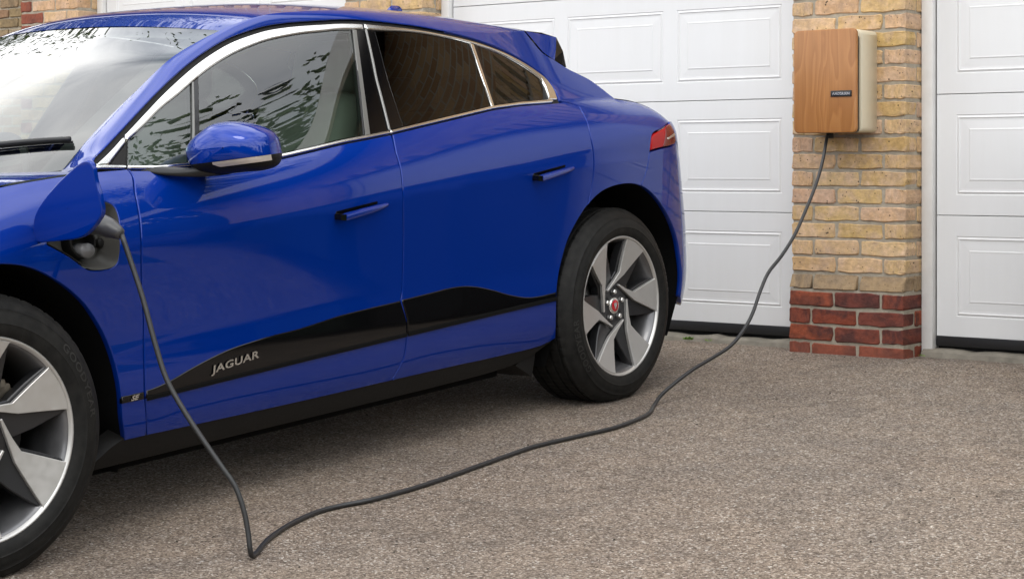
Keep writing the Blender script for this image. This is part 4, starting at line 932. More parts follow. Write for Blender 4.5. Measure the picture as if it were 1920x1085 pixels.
E4 = interp_c([P(3.184, 1.148), P(3.30, 1.132), P(3.40, 1.10), P(3.458, 1.05)], 16); C4 = interp_c([(0, 3.36, 1.168), (0, 3.48, 1.15), (0, 3.60, 1.11), (0, 3.68, 1.06)], 16)
link('tail_deck', grid_mesh('tail_deck', loft(E4, C4)), PAINT, car)
# bonnet and cowl
sb = np.linspace(-.33, .46, 30); E5 = np.array([P(s, float(_ZB(np.array(s)))+.001) for s in sb]); E5[:, 0] -= .003
E5[:, 2] = np.interp(sb, [-.48, -.35, -.1, .2, .45], [.907, .932, .967, 1.002, 1.018]); E5[:, 0] = P(sb, E5[:, 2])[:, 0]-.003
C5 = interp_c([(0, -.78, .865), (0, -.6, .93), (0, -.3, .985), (0, 0, 1.012), (0, .27, 1.018)], 30)
link('bonnet', grid_mesh('bonnet', loft(E5, C5, p=2.6)), PAINT, car)
E6 = np.stack([E5[-1]-[0, .004, .004], np.array([.70, .50, 1.01])]); C6 = np.array([(0, .265, 1.005), (0, .33, .99)])
link('cowl', grid_mesh('cowl', loft(E6, C6)), PLASTIC, car)
# spoiler
Aq = P(2.859, 1.419); Tq = np.array([.60, 3.072, 1.396]); Bq = P(2.934, 1.308); Rq = P(2.989, 1.276)
nu = 21; u = np.linspace(-1, 1, nu)
fr = np.stack([Aq[0]*u, 2.97+(Aq[1]-2.97)*np.abs(u)**2.2, 1.470+(Aq[2]-1.470)*np.abs(u)**2.2+.001], 1)
tr_ = np.stack([Tq[0]*u, 3.29+(Tq[1]-3.29)*u**2, 1.432+(Tq[2]-1.432)*u**2], 1)
lo_ = np.stack([(Tq[0]-.02)*u, 3.25+(Tq[1]-.06-3.25)*u**2, 1.385+(1.36-1.385)*u**2], 1)
bk = np.stack([Bq[0]*.98*u, 3.04+(Bq[1]-3.04)*u**2, 1.385+(Bq[2]-1.385)*np.abs(u)**2.2], 1)
mid = (fr+tr_)/2+[0, 0, .006]
sp = link('spoiler', grid_mesh('spoiler', np.stack([fr, mid, tr_])), PAINT, car)
link('spoiler_underside', grid_mesh('spoiler_underside', np.stack([tr_, lo_, bk])), BLACKGLOSS, sp)
Mq = P(2.876, 1.337)+np.array([.003, 0, 0])
both('spoiler_side', [Aq+[.002, -.004, 0], Bq+[.003, 0, -.004], Tq, (Aq+Tq)/2+[.006, 0, 0], (Bq+Tq)/2+[.004, 0, 0], Mq], [(0, 5, 3), (5, 1, 4), (3, 4, 2), (3, 5, 4)], None, PAINT, (sp, sp))
both('spoiler_fin', [Tq, Bq, Rq, (Tq+Rq)/2+[0, .012, .004], Tq-[.05, 0, .0], Rq-[.06, 0, 0]], [(0, 1, 3), (1, 2, 3), (0, 3, 4), (3, 2, 5), (3, 5, 4)], None, BLACKGLOSS, (sp, sp), smooth=False)
both('spoiler_filler', [Aq-[.012, .03, 0], Bq-[.012, .02, .03], Rq-[.012, 0, .03], Tq-[.03, .004, .006]], [(0, 1, 2, 3)], None, BLACKGLOSS, (sp, sp), smooth=False)
# antenna fin
af = []
for t in np.linspace(0, 1, 9):
    h = .056*min(1, t*2.2)**.8*(1 if t < .85 else 1-(t-.85)*1.5); w = .022*(1-.3*t)*math.sin(math.pi*min(1, .15+t))**.5+.004; y = 2.72+.13*t; zb_ = 1.492
    af.append([(-w, y, zb_), (-w*.6, y, zb_+h*.7), (0, y, zb_+h), (w*.6, y, zb_+h*.7), (w, y, zb_)])
link('antenna_fin', grid_mesh('antenna_fin', af), PAINT, car)
# wiper
wp = [(.650, .571, 1.091), (.587, .550, 1.090), (.519, .527, 1.087), (.416, .494, 1.081), (.307, .468, 1.076), (.15, .445, 1.070)]
wpc = catmull(np.array(wp), .03)
wi = link('wiper', tube_mesh('wiper', wpc+[0, -.012, .012], .0075, 8), BLACKM, car)
link('wiper_blade', tube_mesh('wiper_blade', wpc+[0, -.004, .003], .004, 6), RUBBER, wi)

# ---- badges on the cladding
def surf_text(name, V2, F2, s0, z0, ds, dz, h, mat, parent):
    """flat lettering laid on the body side: local (u right, v up) -> (s, z)"""
    pts = [(s0+a*ds+b*dz[0], z0+a*dz[1]+b*dz[2]) for a, b in V2]; q = np.array(pts)
    Vv = P(q[:, 0], q[:, 1])+N(q[:, 0], q[:, 1])*h
    return link(name, mesh(name, Vv, F2), mat, parent)
V2, F2 = text_geo('JAGUAR', .030, 1.28, bold=.0006, space=1.06)
w2 = V2[:, 0].max()-V2[:, 0].min(); V2[:, 0] *= .200/w2
V2 = np.stack([V2[:, 0]+V2[:, 1]*.12, V2[:, 1]], 1)
surf_text('lettering', V2, F2, .925, .4265, 1.0, (0, .098, 1.0), .0082, WHITEMETAL, fd[0])
surf_text('lettering', V2*[1, 1], F2, .925, .4265, 1.0, (0, .098, 1.0), .0082, WHITEMETAL, fd[0]) if False else None
V2, F2 = text_geo('SE', .019, 1.35, shear=.35, bold=.0007, space=1.05)
surf_text('lettering', V2, F2, .527, .3868, 1.0, (0, .03, 1.0), .0072, WHITEMETAL, wing[0])

# ---- door handles
def handle(s0, z0, s1, z1, parent):
    h = .0105; V_, F_ = [], []
    secs = []
    for t in np.linspace(0, 1, 10):
        s = s0+(s1-s0)*t; z = z0+(z1-z0)*t; out = .034*(1-t)**.7+.004; th = h*(1-.45*t**3); th0 = .010*(1-t)+.004
        n_ = N(np.array(s), np.array(z)); p = lambda dz, o: P(np.array(s), np.array(z+dz))+n_*o
        secs.append([p(-th, out-th0-.004), p(-th*.9, out-.002), p(-th*.4, out), p(th*.4, out), p(th*.9, out-.003), p(th, out-th0-.004)])
    me = np.array(secs); m, k = me.shape[:2]
    F_ = grid_faces(m, k)+[tuple(range(k))[::-1], tuple(range((m-1)*k, m*k))]
    hs = both('door_handle', me.reshape(-1, 3), F_, None, PAINT, parent, smooth=False)
    for o in hs: o.data.set_sharp_from_angle(angle=math.radians(55)); o.data.polygons.foreach_set('use_smooth', [True]*len(o.data.polygons))
    e0 = secs[0]; n_ = N(np.array(s0), np.array(z0)); e1 = [P(np.array(s0-.016), np.array(z0-h*.8)), P(np.array(s0-.016), np.array(z0+h*.9))]
    blk = [e0[0], e0[1], e0[4], e0[5], e1[0]+n_*.028, e1[1]+n_*.028, e1[0]-n_*.002, e1[1]-n_*.002, e0[0]-n_*.03, e0[5]-n_*.03]
    both('handle_end', blk, [(1, 2, 5, 4), (4, 5, 7, 6), (0, 1, 4, 6), (3, 5, 2), (3, 7, 5), (0, 6, 8), (3, 9, 7), (0, 8, 9, 3)], None, BLACKGLOSS, parent, smooth=False)
    q = loop([(s0-.014, z0+.004), (s1-.05, z1+.006)], [(s1-.05, z1+.015), (s0-.008, z0+.017)])
    both('handle_recess_shade', *panel_mesh(q, d=.0006, gap=0, r=.0003, fl=.001), BLACKGLOSS, parent)  # flat black patch on the door for the shade above the handle
handle(1.392, .8215, 1.634, .8415, fd)
handle(2.447, .8795, 2.680, .9015, rd)

# ---- charging port
pin = (portc-portc.mean(0))*.93+portc.mean(0); cen = portc.mean(0)
def ringpts(poly, dpt): return P(poly[:, 0], poly[:, 1])+N(poly[:, 0], poly[:, 1])*dpt
rgs = [ringpts(portc, .0), ringpts(portc+(cen-portc)*.012, .0015), ringpts(portc+(cen-portc)*.03, -.002), ringpts(portc+(cen-portc)*.06, -.03), ringpts(portc+(cen-portc)*.20, -.045), ringpts(portc+(cen-portc)*.24, -.062), ringpts(portc+(cen-portc)*.95, -.066)]
npn = len(portc); Vv = np.vstack(rgs); ff = []
for k in range(len(rgs)-1): ff += [(k*npn+i, k*npn+(i+1) % npn, (k+1)*npn+(i+1) % npn, (k+1)*npn+i) for i in range(npn)]
ff.append(tuple(range((len(rgs)-1)*npn, len(rgs)*npn)))
PORTM = simple('port_grey_plastic', (.055, .053, .047), .5)
pt = link('charging_port', mesh('charging_port', Vv, ff, smooth=True), PORTM, car); pt.data.set_sharp_from_angle(angle=math.radians(50))
pt['label'] = 'recessed grey charging port in the front wing'
def disc_ring(name, c, rad, prof, mat, parent, nseg=32, flatten=1.0):
    """lathe about the local outward normal at (s, z)"""
    o = P(np.array(c[0]), np.array(c[1])); n_ = N(np.array(c[0]), np.array(c[1])); a = np.cross([0, 0, 1.], n_); a /= np.linalg.norm(a); b = np.cross(n_, a)
    V_ = [o+n_*h+rr*(math.cos(t)*a+math.sin(t)*b*flatten) for rr, h in prof for t in np.linspace(0, 2*math.pi, nseg, endpoint=False)]
    return link(name, mesh(name, V_, grid_faces(len(prof), nseg, closed_n=True, flip=True), smooth=True), mat, parent)
disc_ring('socket_ring', (.375, .835), 0, [(.046, -.066), (.046, -.030), (.043, -.026), (.038, -.028), (.037, -.060), (.0, -.060)], PLASTIC, pt)
disc_ring('socket_cover', (.382, .808), 0, [(.026, -.06), (.026, -.024), (.023, -.018), (.0, -.014)], simple('socket_cover_grey', (.16, .16, .165), .35), pt, flatten=.8)
disc_ring('lock_button', (.452, .826), 0, [(.012, -.062), (.012, -.044), (.009, -.042), (.0, -.042)], PLASTIC, pt)
bm = bmesh.new(); q0 = P(np.array(.445), np.array(.905)); bm_box(bm, q0[0]-.06, q0[0]-.035, .425, .468, .885, .915, .004)
link('warning_tag', bm_mesh('warning_tag', bm, ang=40), BLACKM, pt)
# open flap, swung out about its front edge
flap = np.array([(0.915, 0.857), (0.925, 0.847), (0.966, 0.848), (1.036, 0.854), (1.088, 0.860), (1.118, 0.869), (1.149, 0.886), (1.175, 0.906), (1.192, 0.923), (1.197, 0.939), (1.195, 0.973), (1.188, 1.006), (1.185, 1.043), (1.179, 1.057), (1.164, 1.061), (1.141, 1.055), (1.092, 1.030), (1.040, 1.000), (0.986, 0.963), (0.948, 0.932), (0.927, 0.905), (0.917, 0.874)])
flc = catmull(np.vstack([flap, flap[:1]]), .008)[:-1]; fc = flc.mean(0)
def fl_ring(sc_, y): 
    q = fc+(flc-fc)*sc_; bulge = -.0015*(1-((q[:, 0]-1.03)/.16)**2)
    k_ = q[:, 1]-.86; return np.stack([q[:, 0], y+bulge-k_*.13, q[:, 1]], 1)
rgs = [fl_ring(s_, .2+y_) for s_, y_ in ((.02, -.004), (.5, -.004), (.95, -.004), (.975, -.004), (.99, -.003), (1.0, 0), (1.0, .008), (.97, .010), (.90, .006), (.02, .006))]
npn = len(flc); Vv = np.vstack(rgs); ff = []
for k in range(len(rgs)-1): ff += [(k*npn+i, (k+1)*npn+i, (k+1)*npn+(i+1) % npn, k*npn+(i+1) % npn) for i in range(npn)]
bm = bmesh.new(); me = mesh('port_flap', Vv, ff); bm.from_mesh(me); fo_ = link('port_flap', bm_mesh('port_flap', bm, ang=50), PAINT, car); fo_['label'] = 'open blue charging flap swung out from the front wing'
hb = bmesh.new(); bm_box(hb, .86, .945, .200, .222, .865, .885, .004); link('flap_hinge', bm_mesh('flap_hinge', hb, ang=40), BLACKM, fo_)

# ---- door mirrors
MIR = np.array([(-.148, 1.055), (-.144, 1.068), (-.126, 1.091), (-.101, 1.110), (-.065, 1.131), (-.037, 1.137), (-.006, 1.138), (.028, 1.134), (.066, 1.125), (.096, 1.113), (.116, 1.099), (.127, 1.081), (.133, 1.051), (.134, 1.029), (.128, 1.012), (.112, 1.0), (.084, .992), (.036, .989), (-.054, .984), (-.118, .990), (-.138, 1.018), (-.147, 1.045)])
mo = catmull(np.vstack([MIR, MIR[:1]]), .006)[:-1]; mc = np.array([.0, 1.064]); an = math.radians(25)
wv = np.array([math.cos(an), math.sin(an), 0]); dvv = np.array([-math.sin(an), math.cos(an), 0]); c0 = np.array([.985, .872, 0])
def mring(sc_, dep, sh=0): 
    q = mc+(mo-mc)*sc_; return c0+q[:, :1]*wv+dvv*dep+np.stack([0*q[:, 0], 0*q[:, 0], q[:, 1]], 1)
prof = [(.02, -.088), (.20, -.087), (.38, -.084), (.55, -.077), (.70, -.066), (.82, -.050), (.91, -.030), (.965, -.008), (.985, .015), (.98, .040), (.95, .055), (.90, .058)]
rg = [mring(*q) for q in prof]; nm = len(mo); Vv = np.vstack(rg)
allf = []
for k in range(len(prof)-1): allf += [(k*nm+i, k*nm+(i+1) % nm, (k+1)*nm+(i+1) % nm, (k+1)*nm+i) for i in range(nm)]
def halves(keep):
    bm = bmesh.new(); me = mesh('m', Vv, allf); bm.from_mesh(me); bpy.data.meshes.remove(me)
    nrm = Vector((float(-.095*wv[0]), float(-.095*wv[1]), 1)).normalized(); o_ = Vector((float(c0[0]), float(c0[1]), 1.0285))
    bmesh.ops.bisect_plane(bm, geom=bm.verts[:]+bm.edges[:]+bm.faces[:], plane_co=o_, plane_no=nrm, clear_inner=keep > 0, clear_outer=keep < 0)
    bm.verts.ensure_lookup_table(); bm.verts.index_update()
    r = (np.array([v.co[:] for v in bm.verts]), [tuple(v.index for v in f.verts) for f in bm.faces]); bm.free(); return r
mi = both('wing_mirror', *halves(1), None, PAINT, car, labels=('blue door mirror with black base and clear indicator strip', None))
both('mirror_base', *halves(-1), None, PLASTIC, mi)
from mathutils.bvhtree import BVHTree
bv = BVHTree.FromPolygons([Vector(map(float, p)) for p in Vv], allf)
rows = []
for w in np.linspace(-.036, .122, 30):
    zt = 1.0285+.095*w-.0005; hgt = .0155*min(1, (w+.040)/.03+.25); row = []
    for q in np.linspace(0, 1, 4):
        o_ = c0+wv*w-dvv*.3+np.array([0, 0, zt-hgt*q]); hit = bv.ray_cast(Vector(map(float, o_)), Vector(map(float, dvv)))
        if hit[0] is not None: row.append(np.array(hit[0])+np.array(hit[1])*(.0022 if np.dot(np.array(hit[1]), dvv) < 0 else -.0022))
    if len(row) == 4: rows.append(row)
both('indicator', np.array(rows).reshape(-1, 3), grid_faces(len(rows), 4, flip=True), None, simple('indicator_lens', (.62, .55, .50), .2, .3, .8), mi)
gq = mring(.88, .050); both('mirror_glass', np.vstack([gq, gq.mean(0)[None]]), [(i, (i+1) % nm, nm) for i in range(nm)], None, CHROME, mi, smooth=False)
arm = []
for t in np.linspace(0, 1, 8):
    c_ = np.array([.855, .70, 1.008])*(1-t)+np.array([.955, .865, 1.002])*t; c_[2] -= .010*math.sin(math.pi*t); hw = .060*(1-t)+.050*t; hh_ = .0085+.010*t
    dirn = np.array([.25, .95, 0]); dirn /= np.linalg.norm(dirn)
    arm.append([c_+dirn*hw*math.cos(a)+np.array([0, 0, hh_*math.sin(a)]) for a in np.linspace(0, 2*math.pi, 14, endpoint=False)])
both('mirror_arm', np.array(arm).reshape(-1, 3), grid_faces(8, 14, closed_n=True), None, BLACKM, mi)

# ------------------------------------------------------------------ wheels (axis x, outer face +x)
RR = .266
def dish(r): return -.030*(1-np.clip(r/RR, 0, 1)**2)
def pol(a, r): return (RR*r*math.cos(math.radians(a)), RR*r*math.sin(math.radians(a)))
def prism(poly2, top, depth, name, mat, parent, bev=.0025, slope=1.0):
    """extruded wheel piece: poly2 (y, z) outline, top(r) gives x of the face"""
    p = dedupe(np.array(poly2)); p = p if area2(p) > 0 else p[::-1]
    p0, _ = inset(p, bev); V_, F_ = [], []
    Vp = [Vector((float(a), float(b))) for a, b in p0]; n_ = len(p0)
    vo, eo, fo, ov, _, _ = delaunay_2d_cdt(Vp, [(i, (i+1) % n_) for i in range(n_)], [], 0, 1e-7)
    uv = np.array([(v.x, v.y) for v in vo]); Ft = np.array(fo); ok = inside(uv[Ft].mean(1), p0); mpx = {}
    for k, l in enumerate(ov):
        for i in l: mpx[i] = k
    xs_ = top(np.hypot(uv[:, 0], uv[:, 1])); V_ += [(x, a, b) for x, (a, b) in zip(xs_, uv)]; F_ += [tuple(t) for t in Ft[ok]]
    base = len(V_); rr = np.hypot(p[:, 0], p[:, 1]); t0 = top(rr)
    V_ += [(x-bev, a, b) for x, (a, b) in zip(t0, p)]; V_ += [(x-depth, a, b) for x, (a, b) in zip(t0, p)]
    for i in range(n_):
        j = (i+1) % n_; F_.append((mpx[j], mpx[i], base+i, base+j)); F_.append((base+j, base+i, base+n_+i, base+n_+j))
    return V_, F_
def dense(pts, step=.008):
    out = []
    for a, b in zip(pts, pts[1:]+pts[:1]):
        n_ = max(1, int(math.hypot(b[0]-a[0], b[1]-a[1])/step)); out += [(a[0]+(b[0]-a[0])*i/n_, a[1]+(b[1]-a[1])*i/n_) for i in range(n_)]
    return out
def blade(k):
    o = math.radians(60*k); q = RR/372
    pts = [pol(a, .972) for a in np.linspace(108.7, 138, 9)]+[(x*q, z*q) for x, z in ((-268, 243), (-135, 122), (-124, 60), (-116, -22), (-107, -22), (-103, 60), (-96, 150), (-117, 345))]
    return dense([(x*math.cos(o)-z*math.sin(o), x*math.sin(o)+z*math.cos(o)) for x, z in pts])
def arm_poly(k):
    o = 60*k
    pts = [pol(a+o, .968) for a in np.linspace(107.5, 139, 7)]+[pol(140.5+o, .72), pol(141.5+o, .49), pol(158+o, .36), pol(165+o, .24), pol(90+o, .24), pol(92+o, .40), pol(100+o, .62)]
    return dense(pts)
def lathe(prof, nseg, name):
    V_ = [(x, r*math.cos(t), r*math.sin(t)) for x, r in prof for t in np.linspace(0, 2*math.pi, nseg, endpoint=False)]
    return mesh(name, V_, grid_faces(len(prof), nseg, closed_n=True), smooth=True)
# tyre with circumferential grooves and lateral sipes
side = [(-.004, .262), (.004, .272), (.009, .283), (.0118, .295), (.0122, .300), (.0132, .3015), (.0122, .303), (.0115, .312), (.0065, .326), (.0015, .336), (.0018, .3375), (-.002, .339), (-.0085, .350), (-.0165, .3595), (-.026, .367), (-.038, .3725)]
tread = []
for x0, x1 in ((-.038, -.052), (-.060, -.096), (-.104, -.140), (-.148, -.184), (-.192, -.222)):
    tread += [(x0-.001, .3745), ((x0+x1)/2, .3758), (x1+.001, .3745), (x1, .368), (x1-.008, .368)] if x1 > -.2 else [(x0-.001, .3745), (x1, .3725)]
prof = side+tread+[(-.246+.010-x, r) for x, r in side[::-1]]
NT = 360; V_ = []
for j, (x, r) in enumerate(prof):
    for i in range(NT):
        t = 2*math.pi*i/NT; rr = r
        if -.055 < x < -.030 and r > .366 and i % 6 == 0: rr -= .003
        if -.195 < x < -.062 and r > .374 and i % 4 == 0: rr -= .0025
        y, z = rr*math.cos(t), rr*math.sin(t); xx = x
        if z < -.357:
            xx = x+(.006 if x > -.1 else -.006)*min(1, (-.357-z)/.012); z = -.357
        elif z < -.30: xx = x+(.006 if x > -.1 else -.006)*((-.30-z)/.057)**2*(1 if r < .36 else .5)
        V_.append((xx, y, z))
TY = mesh('tyre', V_, grid_faces(len(prof), NT, closed_n=True), smooth=True); TY.set_sharp_from_angle(angle=math.radians(45))
# raised sidewall lettering
def arc_text(txt, size, rad, a0, sgn=-1):
    V2, F2 = text_geo(txt, size, 1.25, bold=.0006, space=1.12); out = []
    for a, b in V2:
        r = rad+b; t = a0-a/rad; xs_ = np.interp(r, [q for _, q in side[:13]], [q for q, _ in side[:13]])+.0012
        out.append((xs_, r*math.cos(t), r*math.sin(t)))
    return out, F2
LETS = [mesh('sidewall_lettering', *arc_text('GOODYEAR', .030, .325, a0)) for a0 in (math.radians(22), math.radians(202))]
# rim barrel and flange
BAR = lathe([(-.002, .262), (.0015, .2665), (-.002, .2705), (-.006, .268), (-.006, .262), (-.02, .250), (-.05, .242), (-.12, .235), (-.20, .236), (-.215, .25)], 96, 'barrel')
FLG = lathe([(-.008, .2565), (-.002, .2600), (.0015, .2635), (.001, .2675), (-.004, .270)], 96, 'rim_flange')
body = ([], [])
def add(acc, vf):
    v_, f_ = vf; b = len(acc[0]); acc[0].extend(v_); acc[1].extend([tuple(int(i)+b for i in f) for f in f_])
for k in range(6): add(body, prism(arm_poly(k), lambda r: dish(r)-.011-.010*np.clip(1-r/RR, 0, 1), .034, 'a', None, None, .003))
hubp = [(RR*.345*math.cos(t), RR*.345*math.sin(t)) for t in np.linspace(0, 2*math.pi, 48, endpoint=False)]
add(body, prism(hubp, lambda r: 0*r-.040, .05, 'h', None, None, .004))
SPK = mesh('spokes', body[0], body[1]); 
BLD = []
for k in range(6):
    v_, f_ = prism(blade(k), dish, .012, 'b', None, None, .0015); BLD.append(mesh('spoke_face', v_, f_))
def dring(prof, nseg, name): return lathe(prof, nseg, name)
CAP = lathe([(-.042, .0315), (-.033, .0305), (-.0315, .028), (-.0315, .022)], 40, 'centre_cap')
CAPR = lathe([(-.032, .0235), (-.0305, .021), (-.0300, .0)], 40, 'cap_badge')
face = ([], [])
for poly in ([(-.013, .010), (-.006, .013), (0, .009), (.006, .013), (.013, .010), (.011, .002), (.006, -.004), (.004, -.013), (-.004, -.013), (-.006, -.004), (-.011, .002)],):
    add(face, ([(-.0293, a*.9, b*.9) for a, b in poly], [tuple(range(len(poly)))]))
EMB = mesh('cap_emblem', face[0], face[1])
holes = ([], [])
for (ya, za) in ((-.0055, .0045), (.0055, .0045), (0, -.004)):
    add(holes, ([(-.0290, ya+.002*math.cos(t), za+.0013*math.sin(t)) for t in np.linspace(0, 2*math.pi, 10, endpoint=False)], [tuple(range(10))]))
EYE = mesh('cap_emblem_detail', holes[0], holes[1])
def nutv(a):
    y, z = .053*math.cos(a), .053*math.sin(a)
    ns = 6; V_ = [(x, y+r*math.cos(t), z+r*math.sin(t)) for x, r in ((-.045, .0105), (-.030, .0105), (-.027, .008), (-.027, .0)) for t in np.linspace(0, 2*math.pi, ns, endpoint=False)]
    return mesh('lug_nut', V_, grid_faces(4, ns, closed_n=True))
NUT = [nutv(math.radians(18+72*k)) for k in range(5)]
def well(a):
    y, z = .053*math.cos(a), .053*math.sin(a)
    V_ = [(x, y+r*math.cos(t), z+r*math.sin(t)) for x, r in ((-.0385, .0195), (-.0375, .0185), (-.046, .0165), (-.046, .0)) for t in np.linspace(0, 2*math.pi, 20, endpoint=False)]
    return mesh('nut_well', V_, grid_faces(4, 20, closed_n=True), smooth=True)
WELL = [well(math.radians(18+72*k)) for k in range(5)]
DSC = lathe([(-.10, .02), (-.075, .08), (-.10, .085), (-.10, .172), (-.122, .172), (-.122, .08)], 64, 'brake_disc')
bm = bmesh.new()
for a in range(7):
    t = math.radians(20+a*8); bm_box(bm, -.135, -.083, .135*math.cos(t)-.018, .135*math.cos(t)+.04, .135*math.sin(t)-.02, .135*math.sin(t)+.03, .006)
CALM = bm_mesh('brake_caliper', bm, ang=40)
for me, m in ((TY, TYRE), (BAR, BARREL), (FLG, SILVER), (SPK, GUNMETAL), (CAP, WHITEMETAL), (CAPR, RED), (EMB, WHITEMETAL), (EYE, RED), (DSC, DISC), (CALM, CALIPER)): me.materials.append(m)
for me in LETS: me.materials.append(TYRETEXT)
for me in BLD: me.materials.append(SILVER)
for me in NUT: me.materials.append(WHITEMETAL)
for me in WELL: me.materials.append(BLACKM)
def wheel(y, right, rot, label):
    """a wheel: rim turned by rot; right-hand wheels face the other way"""
    w = link('wheel', BAR, None, car); w.location = (-.93 if right else .93, y, .357); w['label'] = label
    flip = Matrix.Rotation(math.pi, 4, 'Z') if right else Matrix()
    w.rotation_euler = (0, 0, (math.pi if right else 0)+(math.radians(-6) if y < 1 else 0))
    R_ = Matrix.Rotation(rot, 4, 'X')
    for nm_, me, spin in [('tyre', TY, 0), ('rim_flange', FLG, 0), ('spokes', SPK, 1)]+[('spoke_face', b, 1) for b in BLD]+[('lug_nut', b, 1) for b in NUT]+[('nut_well', b, 1) for b in WELL]+[('centre_cap', CAP, 1), ('cap_badge', CAPR, 1), ('cap_emblem', EMB, 0), ('cap_emblem_detail', EYE, 0), ('brake_disc', DSC, 0), ('brake_caliper', CALM, 0), ('sidewall_lettering', LETS[0], 0), ('sidewall_lettering', LETS[1], 0)]:
        o = link(nm_, me, None, w)
        if spin: o.matrix_local = R_
    return w
wheel(0, False, math.radians(21), 'front wheel with silver blades at the left edge')
wheel(2.98, False, 0, 'rear wheel with six silver blades and a red centre badge')
wheel(0, True, math.radians(35), 'far side front wheel'); wheel(2.98, True, math.radians(10), 'far side rear wheel')

# ------------------------------------------------------------------ wheel arch liners, floor, cabin
def liner(yc, c):
    prof_ = [(c[0], c[1])]
    V_ = []
    for x in (.90, .62):
        for q in prof_: pass
    pts = c; m = len(pts); V_ = [(x, a, b) for x in (.895, .60) for a, b in pts]
    F_ = [(i, i+1, m+i+1, m+i) for i in range(m-1)]+[tuple(range(m, 2*m))]
    return V_, F_
for c, yc in ((archf, 0), (archr, 2.98)):
    cc = c.copy(); cc = cc+(cc-[yc, .357])*.012
    pts = [(cc[0][0], .17)]+[tuple(q) for q in cc]+[(cc[-1][0], .17)]
    Vl = []
    xo = [float(P(np.array(a), np.array(max(b, .2)))[0])-.014 for a, b in pts]; yo = [float(P(np.array(a), np.array(max(b, .2)))[1]) for a, b in pts]
    m = len(pts); Vl = [(x, yq, b) for x, yq, (a, b) in zip(xo, yo, pts)]+[(.60, yq if a < 3.4 else min(yq, 3.45), b) for yq, (a, b) in zip(yo, pts)]
    both('arch_liner', Vl, [(i, i+1, m+i+1, m+i) for i in range(m-1)]+[tuple(range(m, 2*m))], None, LINER, car, smooth=False)
link('underbody', box_mesh('underbody', -.58, .58, -.70, 3.62, .14, .20, .01), LINER, car)
both('mud_guard', [(.60, 2.40, .20), (.84, 2.40, .205), (.84, 2.50, .15), (.60, 2.50, .15), (.84, 2.53, .24), (.60, 2.53, .24)], [(0, 1, 2, 3), (1, 4, 2), (2, 4, 5, 3)], None, PLASTIC, car, smooth=False)
link('battery_tray', box_mesh('battery_tray', -.71, .71, .52, 2.48, .142, .215, .02), LINER, car)
link('cabin_floor', box_mesh('cabin_floor', -.78, .78, .56, 2.46, .22, .36, .02), TRIMGREY, car)
link('bulkhead', box_mesh('bulkhead', -.57, .57, .22, .30, .30, .97, .02), TRIMGREY, car)
# dashboard
Ed = np.array([(.76, .50, .985), (.77, .70, .99), (.77, .86, .97), (.77, .90, .90), (.77, .86, .70)]); Cd = np.array([(0, .34, .97), (0, .70, 1.0), (0, .90, .985), (0, .95, .90), (0, .90, .70)])
link('dashboard', grid_mesh('dashboard', loft(Ed, Cd)), TRIMGREY, car)
# door cards
dc = loop([(.62, .35), (2.5, .35)], [(2.55, .6), (2.70, 1.10)], beltline(2.6, .62, -.03))
both('door_card', *panel_mesh(dc, d=-.075, gap=0, r=.01, fl=.02, step=.05), TRIMGREY, car)
dt = loop([(.66, .80), (1.72, .85)], beltline(1.70, .66, -.018))
both('door_card_top', *panel_mesh(dt, d=-.055, gap=0, r=.01, fl=.03, step=.05), simple('door_top_trim', (.10, .105, .09), .6), car)
def seat(x, y, s=1.0, label=None):
    bm = bmesh.new(); bm_box(bm, -.26, .26, -.28, .26, .42, .62, .06, 3); cu = link('seat', bm_mesh('seat', bm, ang=60), SEAT, car); cu.location = (x, y, 0)
    bk_ = bmesh.new(); bm_box(bk_, -.25, .25, -.075, .075, 0, .66, .07, 4)
    for v in bk_.verts:
        t = v.co.z/.66; v.co.x *= 1-.22*max(0, t-.35); v.co.y += .26*t+.05*math.sin(t*3.1)
        if abs(v.co.x) > .15: v.co.y -= .035
    o = link('backrest', bm_mesh('backrest', bk_, ang=60), SEAT, cu); o.location = (0, .24, .55)
    hb_ = bmesh.new(); bm_box(hb_, -.15, .15, -.055, .055, 0, .20, .05, 4)
    for v in hb_.verts: v.co.x *= 1-.15*(v.co.z/.2)
    h = link('headrest', bm_mesh('headrest', hb_, ang=60), SEAT, cu); h.location = (0, .535, 1.215-.02); h.rotation_euler = (math.radians(-10), 0, 0)
    return cu
seat(.37, 1.42); seat(-.37, 1.42)
bm = bmesh.new(); bm_box(bm, -.64, .64, 2.05, 2.60, .40, .60, .06, 3); rs_ = link('rear_seat', bm_mesh('rear_seat', bm, ang=60), SEAT, car)
bm = bmesh.new(); bm_box(bm, -.64, .64, 2.50, 2.64, .55, 1.12, .05, 3); 
for v in bm.verts: v.co.y += (v.co.z-.55)*.35
link('rear_backrest', bm_mesh('rear_backrest', bm, ang=60), SEAT, rs_)
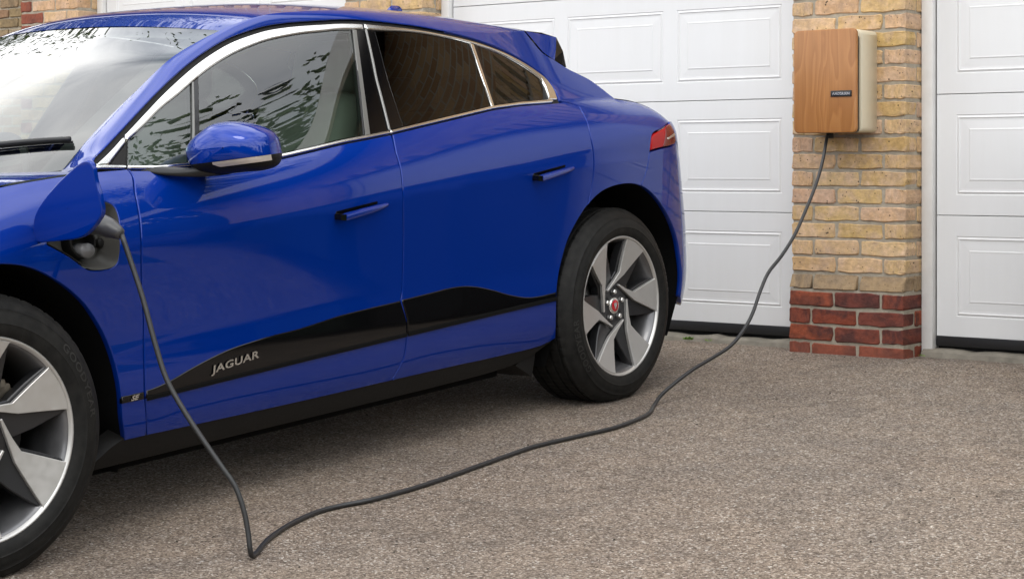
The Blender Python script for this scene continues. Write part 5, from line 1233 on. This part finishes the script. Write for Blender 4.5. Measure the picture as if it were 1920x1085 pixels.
for x in (-.40, 0, .40):
    bm = bmesh.new(); bm_box(bm, x-.13, x+.13, 2.70, 2.79, 1.12, 1.26, .04, 3); link('headrest', bm_mesh('headrest', bm, ang=60), SEAT, rs_)
# steering wheel on the far side
sw = []
for a in np.linspace(0, 2*math.pi, 40, endpoint=False):
    for b in np.linspace(0, 2*math.pi, 8, endpoint=False):
        r = .185+.015*math.cos(b); sw.append((r*math.cos(a), .015*math.sin(b), r*math.sin(a)))
sf = []
for i in range(40):
    for j in range(8): sf.append((i*8+j, i*8+(j+1) % 8, ((i+1) % 40)*8+(j+1) % 8, ((i+1) % 40)*8+j))
st = link('steering_wheel', mesh('steering_wheel', sw, sf, smooth=True), TRIMGREY, car); st.location = (-.37, 1.06, .93); st.rotation_euler = (math.radians(-25), 0, 0)
link('steering_hub', box_mesh('steering_hub', -.17, .17, -.03, .02, -.05, .05, .02), TRIMGREY, st)
link('interior_mirror', box_mesh('interior_mirror', -.12, .12, 1.16, 1.18, 1.325, 1.385, .01), TRIMGREY, car)
link('parcel_shelf', box_mesh('parcel_shelf', -.66, .66, 2.85, 3.35, 1.04, 1.07, .01), TRIMGREY, car)

# ------------------------------------------------------------------ charging connector (end of the cable, plugged into the port)
def cw_(p): p = np.asarray(p, float); return CO+p[..., :1]*EX+p[..., 1:2]*EY+p[..., 2:3]*EZ
st_l = np.array([(CAB[0]-CO)@e for e in (EX, EY, EZ)])
base_l = np.array([.868, .372, .880])
pth = catmull(np.array([base_l, base_l*.72+st_l*.28+[0, 0, .012], base_l*.40+st_l*.60+[0, 0, .014], base_l*.14+st_l*.86+[0, 0, .006], st_l]), .008)
tt = np.linspace(0, 1, len(pth))
conn = wpart('connector', tube_mesh('connector', cw_(pth), np.interp(tt, [0, .3, .55, .78, .80, .97, 1], [.034, .034, .029, .026, .0235, .016, .010]), 20), PLUGM, cb)
i_ = int(len(pth)*.76); col_ = link('connector_collar', tube_mesh('connector_collar', cw_(pth[i_:i_+3]), .0275, 20), BLACKM, conn)
col_.matrix_parent_inverse = Matrix.Translation(cb.location).inverted()
